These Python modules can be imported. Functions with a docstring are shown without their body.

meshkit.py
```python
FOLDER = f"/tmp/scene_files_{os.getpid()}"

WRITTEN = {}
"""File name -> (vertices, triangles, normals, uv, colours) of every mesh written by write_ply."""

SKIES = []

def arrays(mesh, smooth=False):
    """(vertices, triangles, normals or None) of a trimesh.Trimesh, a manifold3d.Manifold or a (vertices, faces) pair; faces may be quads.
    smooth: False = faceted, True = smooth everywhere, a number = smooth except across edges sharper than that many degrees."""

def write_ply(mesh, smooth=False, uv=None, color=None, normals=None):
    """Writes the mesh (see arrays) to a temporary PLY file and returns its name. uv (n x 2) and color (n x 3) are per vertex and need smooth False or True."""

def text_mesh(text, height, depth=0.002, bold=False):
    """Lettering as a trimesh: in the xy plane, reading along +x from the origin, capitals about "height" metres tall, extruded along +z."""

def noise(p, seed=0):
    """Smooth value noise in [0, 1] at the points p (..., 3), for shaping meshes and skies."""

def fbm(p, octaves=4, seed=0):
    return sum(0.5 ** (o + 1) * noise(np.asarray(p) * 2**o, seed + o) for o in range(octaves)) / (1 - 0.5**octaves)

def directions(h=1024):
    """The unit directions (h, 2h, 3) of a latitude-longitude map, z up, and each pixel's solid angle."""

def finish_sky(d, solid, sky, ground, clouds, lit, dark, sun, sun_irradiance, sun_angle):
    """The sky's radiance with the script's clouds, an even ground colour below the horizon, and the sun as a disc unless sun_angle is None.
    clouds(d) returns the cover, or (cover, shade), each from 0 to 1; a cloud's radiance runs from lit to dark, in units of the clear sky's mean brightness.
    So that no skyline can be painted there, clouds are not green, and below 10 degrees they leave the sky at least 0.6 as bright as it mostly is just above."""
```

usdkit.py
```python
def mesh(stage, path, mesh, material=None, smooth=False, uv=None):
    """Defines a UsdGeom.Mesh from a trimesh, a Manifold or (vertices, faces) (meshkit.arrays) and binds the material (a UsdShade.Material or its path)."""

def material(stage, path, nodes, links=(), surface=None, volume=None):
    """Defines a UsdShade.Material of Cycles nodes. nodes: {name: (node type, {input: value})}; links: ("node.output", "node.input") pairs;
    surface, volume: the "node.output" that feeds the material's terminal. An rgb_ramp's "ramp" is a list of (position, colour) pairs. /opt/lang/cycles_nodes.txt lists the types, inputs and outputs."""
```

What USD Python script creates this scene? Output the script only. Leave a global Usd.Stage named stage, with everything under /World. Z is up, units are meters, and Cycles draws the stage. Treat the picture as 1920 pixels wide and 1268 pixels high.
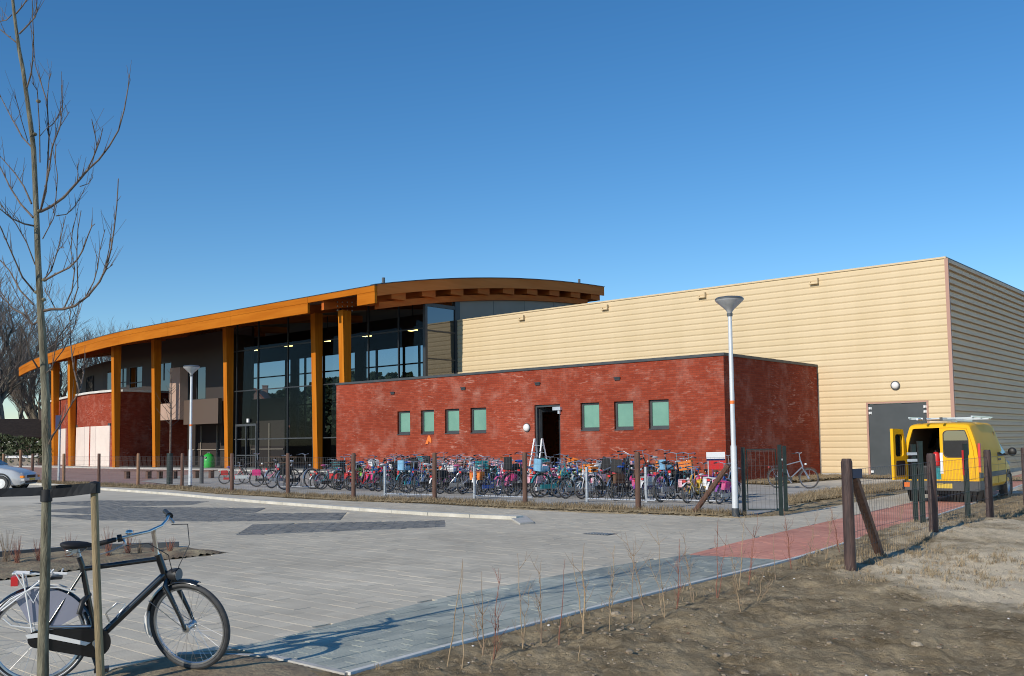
import math, random
import numpy as np, trimesh, usdkit, meshkit
from shapely.geometry import Polygon, box as sbox, Point, LineString
from shapely.prepared import prep
from pxr import Usd, UsdGeom, UsdLux, UsdShade, Gf, Sdf, Vt

stage = Usd.Stage.CreateInMemory()
UsdGeom.SetStageUpAxis(stage, "Z"); UsdGeom.SetStageMetersPerUnit(stage, 1.0)
UsdGeom.Xform.Define(stage, "/World"); UsdGeom.Scope.Define(stage, "/World/Looks")
rad, deg = math.radians, math.degrees

# ---------------------------------------------------------------- camera
F_PX, EYE, PITCH, ROLL = 1780.0, 1.6, rad(4.0), math.atan(0.0123)
SHIFT = (830 - 634) / F_PX - math.tan(PITCH)
cam = UsdGeom.Camera.Define(stage, "/World/camera")
cam.CreateHorizontalApertureAttr(36.0); cam.CreateFocalLengthAttr(F_PX * 36.0 / 1920)
cam.CreateVerticalApertureOffsetAttr(SHIFT * F_PX * 36.0 / 1920)
cam.CreateClippingRangeAttr(Gf.Vec2f(0.1, 20000)); cam.CreateFStopAttr(0.0)
FW = np.array([0, math.cos(PITCH), math.sin(PITCH)]); _u = np.array([0, -math.sin(PITCH), math.cos(PITCH)]); _r = np.array([1.0, 0, 0])
RT = _r * math.cos(ROLL) - _u * math.sin(ROLL); UP = _u * math.cos(ROLL) + _r * math.sin(ROLL)
CAM = np.array([0, 0, EYE])
m = Gf.Matrix4d(*RT, 0, *UP, 0, *(-FW), 0, *CAM, 1)
cam.AddTransformOp().Set(m)
cam.CreateExposureAttr(0.0)

# ---------------------------------------------------------------- sky and sun
SUN_AZ, SUN_EL = rad(40.2 + 180), rad(26.5)
SUN = np.array([math.sin(SUN_AZ) * math.cos(SUN_EL), math.cos(SUN_AZ) * math.cos(SUN_EL), math.sin(SUN_EL)])
skymat = usdkit.material(stage, "/World/Looks/sky_material", {
    "sky": ("sky_texture", {"sky_type": "single_scattering", "sun_disc": False, "sun_elevation": SUN_EL, "sun_rotation": math.atan2(SUN[0], SUN[1]), "altitude": 100.0, "air_density": 1.0, "aerosol_density": 0.0, "ozone_density": 4.0}),
    "hs": ("hsv", {"saturation": 1.23, "value": 1.18}),
    "bg": ("background_shader", {"strength": 0.11})}, [("sky.color", "hs.color"), ("hs.color", "bg.color")], surface="bg.background")
dome = UsdLux.DomeLight.Define(stage, "/World/sky")
UsdShade.MaterialBindingAPI.Apply(dome.GetPrim()).Bind(skymat)
dome.GetPrim().SetCustomDataByKey("kind", "structure")
sun = UsdLux.DistantLight.Define(stage, "/World/sun")
sun.CreateNormalizeAttr(True); sun.CreateIntensityAttr(1.0); sun.CreateAngleAttr(0.53); sun.CreateColorAttr(Gf.Vec3f(1.0, 0.93, 0.82))
_x = np.cross([0, 0, 1], SUN); _x /= np.linalg.norm(_x); _y = np.cross(SUN, _x)
sun.AddTransformOp().Set(Gf.Matrix4d(*_x, 0, *_y, 0, *SUN, 0, 0, 0, 60, 1))

# ---------------------------------------------------------------- measuring: where a sight line meets a real surface
def ray(px, py): return FW + (px - 960) / F_PX * RT + ((634 - py) / F_PX + SHIFT) * UP
def pix(p):
    d = np.asarray(p, float) - CAM; z = d @ FW
    return 960 + F_PX * (d @ RT) / z, 634 - F_PX * ((d @ UP) / z - SHIFT)
def G(px, py, z=0.0):
    d = ray(px, py); return CAM + d * ((z - EYE) / d[2])
def D(px, py, Y):
    d = ray(px, py); return CAM + d * (Y / d[1])
# the buildings' frame: right, into the depth, up, from the red annex's front corner
B0 = G(1363, 907); _e = ray(-1095, 855)[:2]; _e = _e / np.linalg.norm(_e)
BR, BW = np.array([-_e[0], -_e[1], 0]), np.array([_e[1], -_e[0], 0]); BROT = deg(math.atan2(BR[1], BR[0]))
def W3(s, w, z=0.0): return B0 + BR * s + BW * w + np.array([0, 0, z])
def toL(p): q = np.asarray(p, float) - B0; return np.array([q @ BR, q @ BW, q[2]])

# ---------------------------------------------------------------- materials
MATS = {}
def mix_col(nodes, links, a, b, fac, name):
    nodes[name] = ("mix", {"color1": a, "color2": b}); links.append((fac, name + ".fac"))
def M(name, col, rough=0.7, metal=0.0, col2=None, scale=6.0, detail=5.0, bump=0.0, bscale=None, stretch=(1, 1, 1), island=0.0, coat=0.0, spec=0.5, trans=0.0, thr=(0.35, 0.65), rvar=0.0, rnd=0.0, patch=0.0):
    """Plain painted, metal, wood or mineral surface: two tones mixed by noise, optional bump, optional per-piece tone."""
    n = {"tc": ("texture_coordinate", {}), "mp": ("mapping", {"scale": stretch}), "p": ("principled_bsdf", {"roughness": rough, "metallic": metal, "base_color": col, "coat_weight": coat, "specular_ior_level": spec, "transmission_weight": trans})}
    l = [("tc.object", "mp.vector")]
    out = None
    if col2 is not None:
        n["nz"] = ("noise_texture", {"scale": scale, "detail": detail, "roughness": 0.6}); l.append(("mp.vector", "nz.vector"))
        n["mr"] = ("map_range", {"from_min": thr[0], "from_max": thr[1], "clamp": True}); l.append(("nz.fac", "mr.value"))
        mix_col(n, l, col, col2, "mr.result", "mx"); out = "mx.color"
        if rvar:
            n["rr"] = ("map_range", {"from_min": 0.3, "from_max": 0.7, "to_min": rough - rvar, "to_max": rough + rvar}); l += [("nz.fac", "rr.value"), ("rr.result", "p.roughness")]
    if island or rnd:
        if island:
            n["geo"] = ("geometry", {}); src = "geo.random_per_island"; amt = island
        else:
            n["geo"] = ("object_info", {}); src = "geo.random"; amt = rnd
        n["ir"] = ("map_range", {"to_min": 1 - amt, "to_max": 1 + amt}); l.append((src, "ir.value"))
        n["hs"] = ("hsv", {"color": col}); l.append(("ir.result", "hs.value"))
        if out: l.append((out, "hs.color"))
        out = "hs.color"
    if patch:
        n["pn"] = ("noise_texture", {"scale": 0.35, "detail": 6.0, "roughness": 0.65}); n["pr"] = ("map_range", {"from_min": 0.3, "from_max": 0.7, "to_min": 1 - patch, "to_max": 1 + patch}); n["ph"] = ("hsv", {"color": col}); n["pg"] = ("geometry", {})
        l += [("pg.position", "pn.vector"), ("pn.fac", "pr.value"), ("pr.result", "ph.value")]
        if out: l.append((out, "ph.color"))
        out = "ph.color"
    if out: l.append((out, "p.base_color"))
    if bump:
        n["bn"] = ("noise_texture", {"scale": bscale or scale * 6, "detail": 4.0}); l.append(("mp.vector", "bn.vector"))
        n["bp"] = ("bump", {"strength": bump, "distance": 0.02}); l += [("bn.fac", "bp.height"), ("bp.normal", "p.normal")]
    MATS[name] = usdkit.material(stage, "/World/Looks/" + name, n, l, surface="p.BSDF")
    return MATS[name]
def glass(name, tint, gloss=(1, 1, 1), ior=1.5, rough=0.0):
    n = {"t": ("transparent_bsdf", {"color": tint}), "g": ("glossy_bsdf", {"color": gloss, "roughness": rough}), "geo": ("geometry", {}), "io": ("mix_float", {"a": ior, "b": 1.0 / ior}), "f": ("fresnel", {"IOR": ior}), "m": ("mix_closure", {})}
    MATS[name] = usdkit.material(stage, "/World/Looks/" + name, n, [("geo.backfacing", "io.fac"), ("io.result", "f.IOR"), ("f.fac", "m.fac"), ("t.BSDF", "m.closure1"), ("g.BSDF", "m.closure2")], surface="m.closure")
def brick(name, c1, c2, mortar, pale, bw=0.29, bh=0.083):
    """Brickwork in courses, with smears of pale lime bloom; x+y runs along either wall direction."""
    n = {"tc": ("texture_coordinate", {}), "sp": ("separate_xyz", {}), "ad": ("math", {"math_type": "add"}), "cb": ("combine_xyz", {}),
         "br": ("brick_texture", {"color1": c1, "color2": c2, "mortar": mortar, "scale": 1.0, "mortar_size": 0.009, "mortar_smooth": 0.2, "bias": -0.1, "brick_width": bw, "row_height": bh}),
         "n1": ("noise_texture", {"scale": 0.55, "detail": 3.0, "roughness": 0.55}), "r1": ("map_range", {"from_min": 0.42, "from_max": 0.66, "clamp": True}),
         "mp": ("mapping", {"scale": (1.8, 1.8, 7.0)}), "n2": ("noise_texture", {"scale": 1.0, "detail": 4.0, "roughness": 0.65, "distortion": 1.2}), "r2": ("map_range", {"from_min": 0.56, "from_max": 0.7, "clamp": True}),
         "mu": ("math", {"math_type": "multiply"}), "mu2": ("math", {"math_type": "multiply", "value2": 0.75}), "mx": ("mix", {"color2": pale}),
         "n5": ("noise_texture", {"scale": 0.9, "detail": 5.0, "roughness": 0.7}), "r5": ("map_range", {"from_min": 0.5, "from_max": 0.8, "to_max": 0.45, "clamp": True}), "m5": ("mix", {"color2": pale}), "n3": ("noise_texture", {"scale": 0.25, "detail": 2.0}), "r3": ("map_range", {"from_min": 0.3, "from_max": 0.7, "to_min": 0.86, "to_max": 1.12}), "hs": ("hsv", {}),
         "bp": ("bump", {"strength": 0.6, "distance": 0.012, "invert": True}), "p": ("principled_bsdf", {"roughness": 0.85, "specular_ior_level": 0.08})}
    l = [("tc.object", "sp.vector"), ("sp.x", "ad.value1"), ("sp.y", "ad.value2"), ("ad.value", "cb.x"), ("sp.z", "cb.y"), ("cb.vector", "br.vector"),
         ("tc.object", "n1.vector"), ("n1.fac", "r1.value"), ("tc.object", "mp.vector"), ("mp.vector", "n2.vector"), ("n2.fac", "r2.value"),
         ("r1.result", "mu.value1"), ("r2.result", "mu.value2"), ("mu.value", "mu2.value1"), ("mu2.value", "mx.fac"), ("br.color", "mx.color1"),
         ("tc.object", "n3.vector"), ("n3.fac", "r3.value"), ("r3.result", "hs.value"), ("tc.object", "n5.vector"), ("n5.fac", "r5.value"), ("r5.result", "m5.fac"), ("mx.color", "m5.color1"), ("m5.color", "hs.color"), ("hs.color", "p.base_color"), ("br.fac", "bp.height"), ("bp.normal", "p.normal")]
    MATS[name] = usdkit.material(stage, "/World/Looks/" + name, n, l, surface="p.BSDF")
def emit(name, col, strength):
    MATS[name] = usdkit.material(stage, "/World/Looks/" + name, {"e": ("emission", {"color": col, "strength": strength})}, [], surface="e.emission")

# ---------------------------------------------------------------- mesh building
class MB:
    def __init__(self): self.v, self.f, self.n = [], [], 0
    def add(self, v, f):
        v = np.asarray(v, float); f = np.asarray(f, int)
        if f.shape[1] == 4: f = np.vstack([f[:, [0, 1, 2]], f[:, [0, 2, 3]]])
        self.v.append(v); self.f.append(f + self.n); self.n += len(v); return self
    def tm(self, t, M4=None):
        v = np.array(t.vertices)
        if M4 is not None: v = v @ np.asarray(M4)[:3, :3].T + np.asarray(M4)[:3, 3]
        return self.add(v, t.faces)
    def box(self, x0, x1, y0, y1, z0, z1):
        v = [(x, y, z) for x in (x0, x1) for y in (y0, y1) for z in (z0, z1)]
        return self.add(v, [(0, 1, 3, 2), (4, 6, 7, 5), (0, 4, 5, 1), (2, 3, 7, 6), (0, 2, 6, 4), (1, 5, 7, 3)])
    def obox(self, c, ax, ay, az, dx, dy, dz):
        c = np.asarray(c, float); A = np.array([ax, ay, az], float)
        v = [c + A[0] * x * dx / 2 + A[1] * y * dy / 2 + A[2] * z * dz / 2 for x in (-1, 1) for y in (-1, 1) for z in (-1, 1)]
        return self.add(v, [(0, 1, 3, 2), (4, 6, 7, 5), (0, 4, 5, 1), (2, 3, 7, 6), (0, 2, 6, 4), (1, 5, 7, 3)])
    def beam(self, a, b, w, h, up=(0, 0, 1)):
        a, b = np.asarray(a, float), np.asarray(b, float); d = b - a; L = np.linalg.norm(d); d /= L
        x = np.cross(d, up); x /= np.linalg.norm(x) + 1e-12; u = np.cross(x, d)
        return self.obox((a + b) / 2, d, x, u, L, w, h)
    def tube(self, pts, r, sides=8, cap=True, closed=False):
        p = np.asarray(pts, float); n = len(p); r = np.broadcast_to(np.asarray(r, float), (n,))
        if closed: t = np.roll(p, -1, 0) - np.roll(p, 1, 0)
        else: t = np.gradient(p, axis=0)
        t /= np.linalg.norm(t, axis=1, keepdims=True) + 1e-12
        a = np.cross(t[0], [0, 0, 1.0] if abs(t[0][2]) < 0.9 else [1.0, 0, 0]); a /= np.linalg.norm(a)
        rings = []
        ang = np.arange(sides) * 2 * np.pi / sides
        for i in range(n):
            a = a - t[i] * (a @ t[i]); a /= np.linalg.norm(a) + 1e-12; b = np.cross(t[i], a)
            rings.append(p[i] + r[i] * (np.cos(ang)[:, None] * a + np.sin(ang)[:, None] * b))
        v = np.vstack(rings); f = []
        for i in range(n if closed else n - 1):
            j = (i + 1) % n
            for k in range(sides):
                k2 = (k + 1) % sides; f.append((i * sides + k, i * sides + k2, j * sides + k2, j * sides + k))
        self.add(v, f)
        if cap and not closed:
            v = np.vstack([rings[0], rings[-1]]); f = [(0, k + 1, k) for k in range(1, sides - 1)] + [(sides, sides + k, sides + k + 1) for k in range(1, sides - 1)]
            self.add(v, f)
        return self
    def lathe(self, prof, sides=20, base=(0, 0, 0), axis=(0, 0, 1)):
        ax = np.asarray(axis, float); ax /= np.linalg.norm(ax); a = np.cross(ax, [0, 1, 0] if abs(ax[1]) < 0.9 else [1, 0, 0]); a /= np.linalg.norm(a); b = np.cross(ax, a)
        ang = np.arange(sides) * 2 * np.pi / sides; v, f = [], []
        for r, h in prof: v += [np.asarray(base) + ax * h + max(r, 1e-4) * (math.cos(t) * a + math.sin(t) * b) for t in ang]
        for i in range(len(prof) - 1):
            for k in range(sides):
                k2 = (k + 1) % sides; f.append((i * sides + k, i * sides + k2, (i + 1) * sides + k2, (i + 1) * sides + k))
        return self.add(v, f)
    def disc(self, c, n, r, sides=16, thick=0.0):
        return self.lathe([(0, 0), (r, 0), (r, thick), (0, thick)], sides, c, n)
    def sphere(self, c, r, sub=2, scale=(1, 1, 1)):
        t = trimesh.creation.icosphere(sub, 1.0); return self.add(np.array(t.vertices) * r * np.asarray(scale) + np.asarray(c), t.faces)
    def poly(self, poly, z0, z1, M4=None):
        for g in getattr(poly, "geoms", [poly]):
            if g.area < 1e-6: continue
            t = trimesh.creation.extrude_polygon(g, z1 - z0, engine="earcut"); t.apply_translation([0, 0, z0]); self.tm(t, M4)
        return self
    def ok(self): return self.n > 0
    def mesh(self): return np.vstack(self.v), np.vstack(self.f)
XZ = np.array([[1, 0, 0, 0], [0, 0, -1, 0], [0, 1, 0, 0], [0, 0, 0, 1.0]])    # polygon in (x, z) extruded along -y
YZ = np.array([[0, 0, 1, 0], [1, 0, 0, 0], [0, 1, 0, 0], [0, 0, 0, 1.0]])     # polygon in (y, z) extruded along +x
NAMES = {}
def numbered(parent, name):
    k = NAMES.get((parent, name), 0); NAMES[(parent, name)] = k + 1
    return f"{parent}/{name}" + (f"_{k:03d}" if k else "")
def info(p, label=None, cat=None, group=None, kind=None):
    p = p.GetPrim() if hasattr(p, "GetPrim") else p
    for k, t in (("label", label), ("category", cat), ("group", group), ("kind", kind)):
        if t: p.SetCustomDataByKey(k, t)
    return p
def path_of(parent): return "/World" if parent is None else str(parent.GetPath())
def obj(name, mb, mat, parent=None, smooth=False, **kw):
    g = usdkit.mesh(stage, numbered(path_of(parent), name), mb.mesh() if isinstance(mb, MB) else mb, MATS[mat], smooth)
    if kw: info(g, **kw)
    return g.GetPrim()
def objL(name, mb, mat, **kw):
    v, f = mb.mesh(); v = B0 + v[:, :1] * BR + v[:, 1:2] * BW + v[:, 2:3] * np.array([0, 0, 1.0])
    return obj(name, (v, f), mat, None, **kw)
def thing(name, label, cat, loc=(0, 0, 0), rotz=0.0, group=None):
    x = UsdGeom.Xform.Define(stage, numbered("/World", name)); x.AddTranslateOp().Set(Gf.Vec3d(*map(float, loc))); x.AddRotateZOp().Set(float(rotz))
    return info(x, label, cat, group)
def dup(root, loc, rotz, label, group=None, scale=None, tilt=None):
    base = root.GetName().rsplit("_", 1); nm = base[0] if base[-1].isdigit() else root.GetName()
    was = root.GetCustomData()
    x = UsdGeom.Xform.Define(stage, numbered("/World", nm)); p = x.GetPrim()
    p.GetReferences().AddInternalReference(root.GetPath()); p.SetInstanceable(True)
    x.ClearXformOpOrder(); x.AddTranslateOp().Set(Gf.Vec3d(*map(float, loc))); x.AddRotateZOp().Set(float(rotz))
    if tilt: x.AddRotateXOp().Set(float(tilt))
    if scale: x.AddScaleOp().Set(Gf.Vec3f(*([scale] * 3)) if np.isscalar(scale) else Gf.Vec3f(*scale))
    return info(p, label, was["category"], group or was.get("group"))
# ================================================================ palette
M("soil", (0.17, 0.125, 0.085), 0.95, col2=(0.30, 0.235, 0.165), scale=1.6, detail=8, bump=0.9, bscale=14, thr=(0.36, 0.66), spec=0.1)
M("paver_pale", (0.533, 0.467, 0.360), 0.85, col2=(0.623, 0.551, 0.426), scale=2.0, bump=0.25, bscale=60, island=0.09, spec=0.3, patch=0.16)
M("paver_pale_a", (0.533, 0.467, 0.360), 0.85, col2=(0.613, 0.541, 0.418), scale=2.2, bump=0.25, bscale=60, spec=0.3, patch=0.16)
M("paver_pale_b", (0.567, 0.493, 0.378), 0.85, col2=(0.646, 0.572, 0.444), scale=2.6, bump=0.25, bscale=60, spec=0.3, patch=0.16)
M("paver_pale_c", (0.499, 0.441, 0.342), 0.85, col2=(0.578, 0.514, 0.400), scale=1.8, bump=0.25, bscale=60, spec=0.3, patch=0.16)
M("joint_sand", (0.36, 0.335, 0.29), 0.95, col2=(0.25, 0.23, 0.195), scale=4)
M("paver_blue", (0.292, 0.307, 0.261), 0.7, col2=(0.415, 0.428, 0.358), scale=2.5, bump=0.4, bscale=40, island=0.16, patch=0.2)
M("paver_blue_a", (0.307, 0.321, 0.272), 0.7, col2=(0.415, 0.428, 0.352), scale=3, bump=0.4, bscale=40, patch=0.2)
M("paver_blue_b", (0.368, 0.378, 0.317), 0.7, col2=(0.476, 0.478, 0.391), scale=3, bump=0.4, bscale=40, patch=0.2)
M("paver_red", (0.588, 0.235, 0.162), 0.85, col2=(0.700, 0.323, 0.228), scale=1.4, bump=0.3, bscale=50, island=0.12, patch=0.16)
M("paver_red_a", (0.588, 0.235, 0.162), 0.85, col2=(0.672, 0.294, 0.204), scale=2, patch=0.16)
M("paver_dark", (0.179, 0.175, 0.161), 0.8, col2=(0.252, 0.245, 0.225), scale=2, island=0.15, bump=0.3, bscale=40)
M("far_paving", (0.510, 0.452, 0.351), 0.9, col2=(0.613, 0.546, 0.426), scale=0.6, detail=8, bump=0.2, bscale=20, patch=0.16)
M("grey_paving", (0.347, 0.325, 0.279), 0.9, col2=(0.441, 0.410, 0.356), scale=0.7, detail=8, bump=0.2, bscale=20, patch=0.16)
M("school_paving", (0.30, 0.17, 0.14), 0.9, col2=(0.38, 0.24, 0.2), scale=0.6, detail=8)
M("concrete", (0.50, 0.48, 0.44), 0.9, col2=(0.40, 0.385, 0.35), scale=3, bump=0.2, bscale=30)
M("concrete_white", (0.66, 0.64, 0.59), 0.85, col2=(0.54, 0.52, 0.47), scale=2.0, bump=0.2, bscale=30)
M("kerb_cream", (0.60, 0.565, 0.49), 0.85, col2=(0.46, 0.43, 0.36), scale=2.5, bump=0.2, bscale=30)
M("road", (0.20, 0.205, 0.21), 0.9, col2=(0.26, 0.262, 0.265), scale=0.8, detail=8)
brick("red_brick", (0.255, 0.042, 0.021), (0.345, 0.068, 0.035), (0.21, 0.055, 0.036), (0.55, 0.31, 0.24))
M("cladding", (0.635, 0.495, 0.30), 0.55, col2=(0.67, 0.525, 0.325), scale=0.8, detail=6, spec=0.35, stretch=(1.6, 1.6, 0.12))
M("cladding_b", (0.62, 0.48, 0.285), 0.55, col2=(0.655, 0.51, 0.31), scale=0.8, detail=6, spec=0.35, stretch=(1.6, 1.6, 0.12))
M("cladding_side", (0.69, 0.50, 0.335), 0.6, col2=(0.72, 0.53, 0.355), scale=0.4, spec=0.2)  # same beige planks, colour reddened to offset the bluish shade on this face
M("pink_trim", (0.42, 0.24, 0.18), 0.6)
M("dark_grey", (0.045, 0.05, 0.055), 0.5, col2=(0.06, 0.066, 0.07), scale=3)
M("anthracite", (0.03, 0.034, 0.038), 0.45)
M("door_grey", (0.040, 0.050, 0.055), 0.5, col2=(0.05, 0.06, 0.066), scale=2)
M("steel", (0.62, 0.63, 0.64), 0.35, 0.9)
M("galvanised", (0.55, 0.57, 0.60), 0.4, 0.6, col2=(0.66, 0.68, 0.7), scale=5)
M("white_plastic", (0.80, 0.80, 0.78), 0.4)
M("glulam", (0.40, 0.112, 0.006), 0.75, col2=(0.50, 0.160, 0.012), scale=1.0, detail=6, stretch=(0.25, 0.25, 3.2), spec=0.08, bump=0.1, bscale=14)
M("glulam_end", (0.54, 0.150, 0.03), 0.7, col2=(0.62, 0.19, 0.045), scale=1.0, detail=6, stretch=(0.25, 0.25, 3.2), spec=0.1)
M("glulam_post", (0.43, 0.125, 0.007), 0.7, col2=(0.55, 0.185, 0.014), scale=1.2, detail=6, stretch=(4, 4, 0.25), spec=0.1)
M("glulam_dark", (0.42, 0.095, 0.018), 0.75, col2=(0.48, 0.13, 0.025), scale=1.5, detail=5, stretch=(0.4, 0.4, 3), spec=0.1)
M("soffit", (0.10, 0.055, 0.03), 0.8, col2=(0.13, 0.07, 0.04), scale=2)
M("roof_felt", (0.08, 0.08, 0.08), 0.9)
M("grey_panel", (0.25, 0.215, 0.175), 0.75, col2=(0.28, 0.24, 0.2), scale=0.6, spec=0.15)
M("taupe_panel", (0.42, 0.29, 0.22), 0.6, col2=(0.46, 0.32, 0.25), scale=1.0)
M("band_panel", (0.10, 0.068, 0.05), 0.6)  # taupe darkened: the shade on the band is put into its colour
M("plate_navy", (0.018, 0.026, 0.05), 0.4)
M("dark_panel", (0.035, 0.026, 0.022), 0.6)
M("cream_door", (0.78, 0.66, 0.57), 0.5, col2=(0.72, 0.6, 0.52), scale=1.0)
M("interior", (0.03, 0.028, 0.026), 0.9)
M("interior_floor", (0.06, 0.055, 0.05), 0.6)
glass("facade_glass", (0.62, 0.66, 0.70), (0.80, 0.90, 1.0), 1.20)
glass("back_glass", (0.46, 0.54, 0.60), (0.8, 0.9, 1.0), 1.25)
glass("mirror_glass", (0.10, 0.12, 0.14), (0.62, 0.66, 0.72), 3.2)
M("frosted_green", (0.135, 0.30, 0.23), 0.25, col2=(0.165, 0.345, 0.265), scale=1.6, coat=0.6)
M("frosted_green_b", (0.15, 0.33, 0.25), 0.2, col2=(0.12, 0.27, 0.215), scale=0.9, coat=0.8)
emit("lamp_glow", (1.0, 0.78, 0.25), 5.0)
M("post_wood", (0.085, 0.042, 0.03), 0.75, col2=(0.15, 0.078, 0.052), scale=6, stretch=(5, 5, 0.6), bump=0.5, bscale=20)
M("post_dark", (0.035, 0.021, 0.02), 0.6, col2=(0.085, 0.048, 0.04), scale=6, stretch=(5, 5, 0.6), bump=0.5, bscale=20)
M("post_wood_pale", (0.30, 0.17, 0.09), 0.75, col2=(0.20, 0.10, 0.06), scale=6, stretch=(5, 5, 0.6), bump=0.4, bscale=20)
M("wire", (0.16, 0.15, 0.14), 0.5, 0.5)
M("dark_green", (0.012, 0.022, 0.02), 0.4, col2=(0.02, 0.034, 0.03), scale=8)
M("orange", (0.85, 0.19, 0.03), 0.5)
M("red", (0.62, 0.03, 0.03), 0.4)
M("white", (0.80, 0.80, 0.80), 0.4)
M("pole_white", (0.62, 0.64, 0.66), 0.4, 0.2, col2=(0.70, 0.72, 0.73), scale=3)
M("lamp_lens", (0.33, 0.34, 0.35), 0.25, coat=0.5, col2=(0.42, 0.43, 0.44), scale=6)
M("lamp_cap", (0.13, 0.14, 0.15), 0.4, 0.3)
M("straw", (0.33, 0.25, 0.15), 0.9, rnd=0.3, col2=(0.22, 0.16, 0.09), scale=4)
M("blue_sign", (0.008, 0.018, 0.085), 0.4)

# ================================================================ the ground, outward from the camera
def polyW(pts): return Polygon([tuple(G(x, y)[:2]) for x, y in pts])
def sheet(name, poly, z, mat, **kw):
    b = MB()
    for g in getattr(poly, "geoms", [poly]):
        v, f = trimesh.creation.triangulate_polygon(g, engine="earcut")
        v = np.asarray(v); v = np.column_stack([v, np.full(len(v), z)])
        f = np.asarray(f); n = np.cross(v[f[:, 1]] - v[f[:, 0]], v[f[:, 2]] - v[f[:, 0]])[:, 2] < 0; f[n] = f[n][:, ::-1]
        b.add(v, f)
    return obj(name, b, mat, kind="structure", **kw)
sheet("ground", Polygon([(-3000, -300), (3000, -300), (3000, 4000), (-3000, 4000)]), -0.10, "soil")
# outlines
edge_out = [(640, 1268), (700, 1248), (850, 1209), (975, 1176), (1100, 1143), (1300, 1093), (1480, 1050), (1590, 1016), (1720, 978), (1820, 945), (1925, 905)]   # soil side of strip and red path
strip_in = [(440, 1215), (560, 1187), (660, 1161), (800, 1128), (900, 1107), (1050, 1078), (1180, 1056), (1290, 1040)]
red_top = [(1290, 1040), (1400, 1012), (1590, 969), (1700, 944), (1800, 919), (1925, 886)]
strip_poly = polyW(strip_in + [(1480, 1050)] + [(1300, 1093), (1100, 1143), (975, 1176), (850, 1209), (700, 1248), (652, 1263)])
red_poly = polyW(red_top + [(1925, 905), (1820, 945), (1720, 978), (1590, 1016), (1480, 1050)])
patch_poly = polyW([(440, 1215), (652, 1263), (760, 1330), (100, 1330), (150, 1285), (215, 1252), (330, 1226)])
bed_poly = polyW([(-60, 1052), (60, 1043), (180, 1034), (330, 1029), (432, 1036), (350, 1046), (200, 1062), (60, 1082), (-60, 1096)])
kerb_pts = [(-80, 903), (60, 908), (190, 918), (330, 928), (480, 942), (600, 951), (700, 959), (840, 968), (975, 974)]
yard_far = [(1925, 880), (1700, 924), (1560, 950), (1470, 966), (1384, 972), (1250, 966), (1100, 962), (985, 956), (815, 946), (663, 940), (540, 934), (341, 920), (165, 908), (-80, 897)]
yard_poly = polyW([(-80, 1330), (-80, 900)] + list(reversed(yard_far))[1:] + red_top[::-1] + strip_in[::-1] + [(330, 1226), (215, 1252), (150, 1285), (100, 1330)]).buffer(0)
yard_poly = yard_poly.difference(bed_poly)
bays = [polyW([(441, 1004), (474, 983), (834, 975.5), (836, 988)]), polyW([(180, 976), (60, 966), (650, 961), (639, 975), (400, 978)]).buffer(0), polyW([(60, 958), (190, 950), (500, 952.5), (478, 962), (200, 966)]).buffer(0), polyW([(60, 944), (190, 938), (392, 940), (360, 947), (190, 951)]).buffer(0)]
bays_u = bays[0].union(bays[1]).union(bays[2]).union(bays[3])
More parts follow.
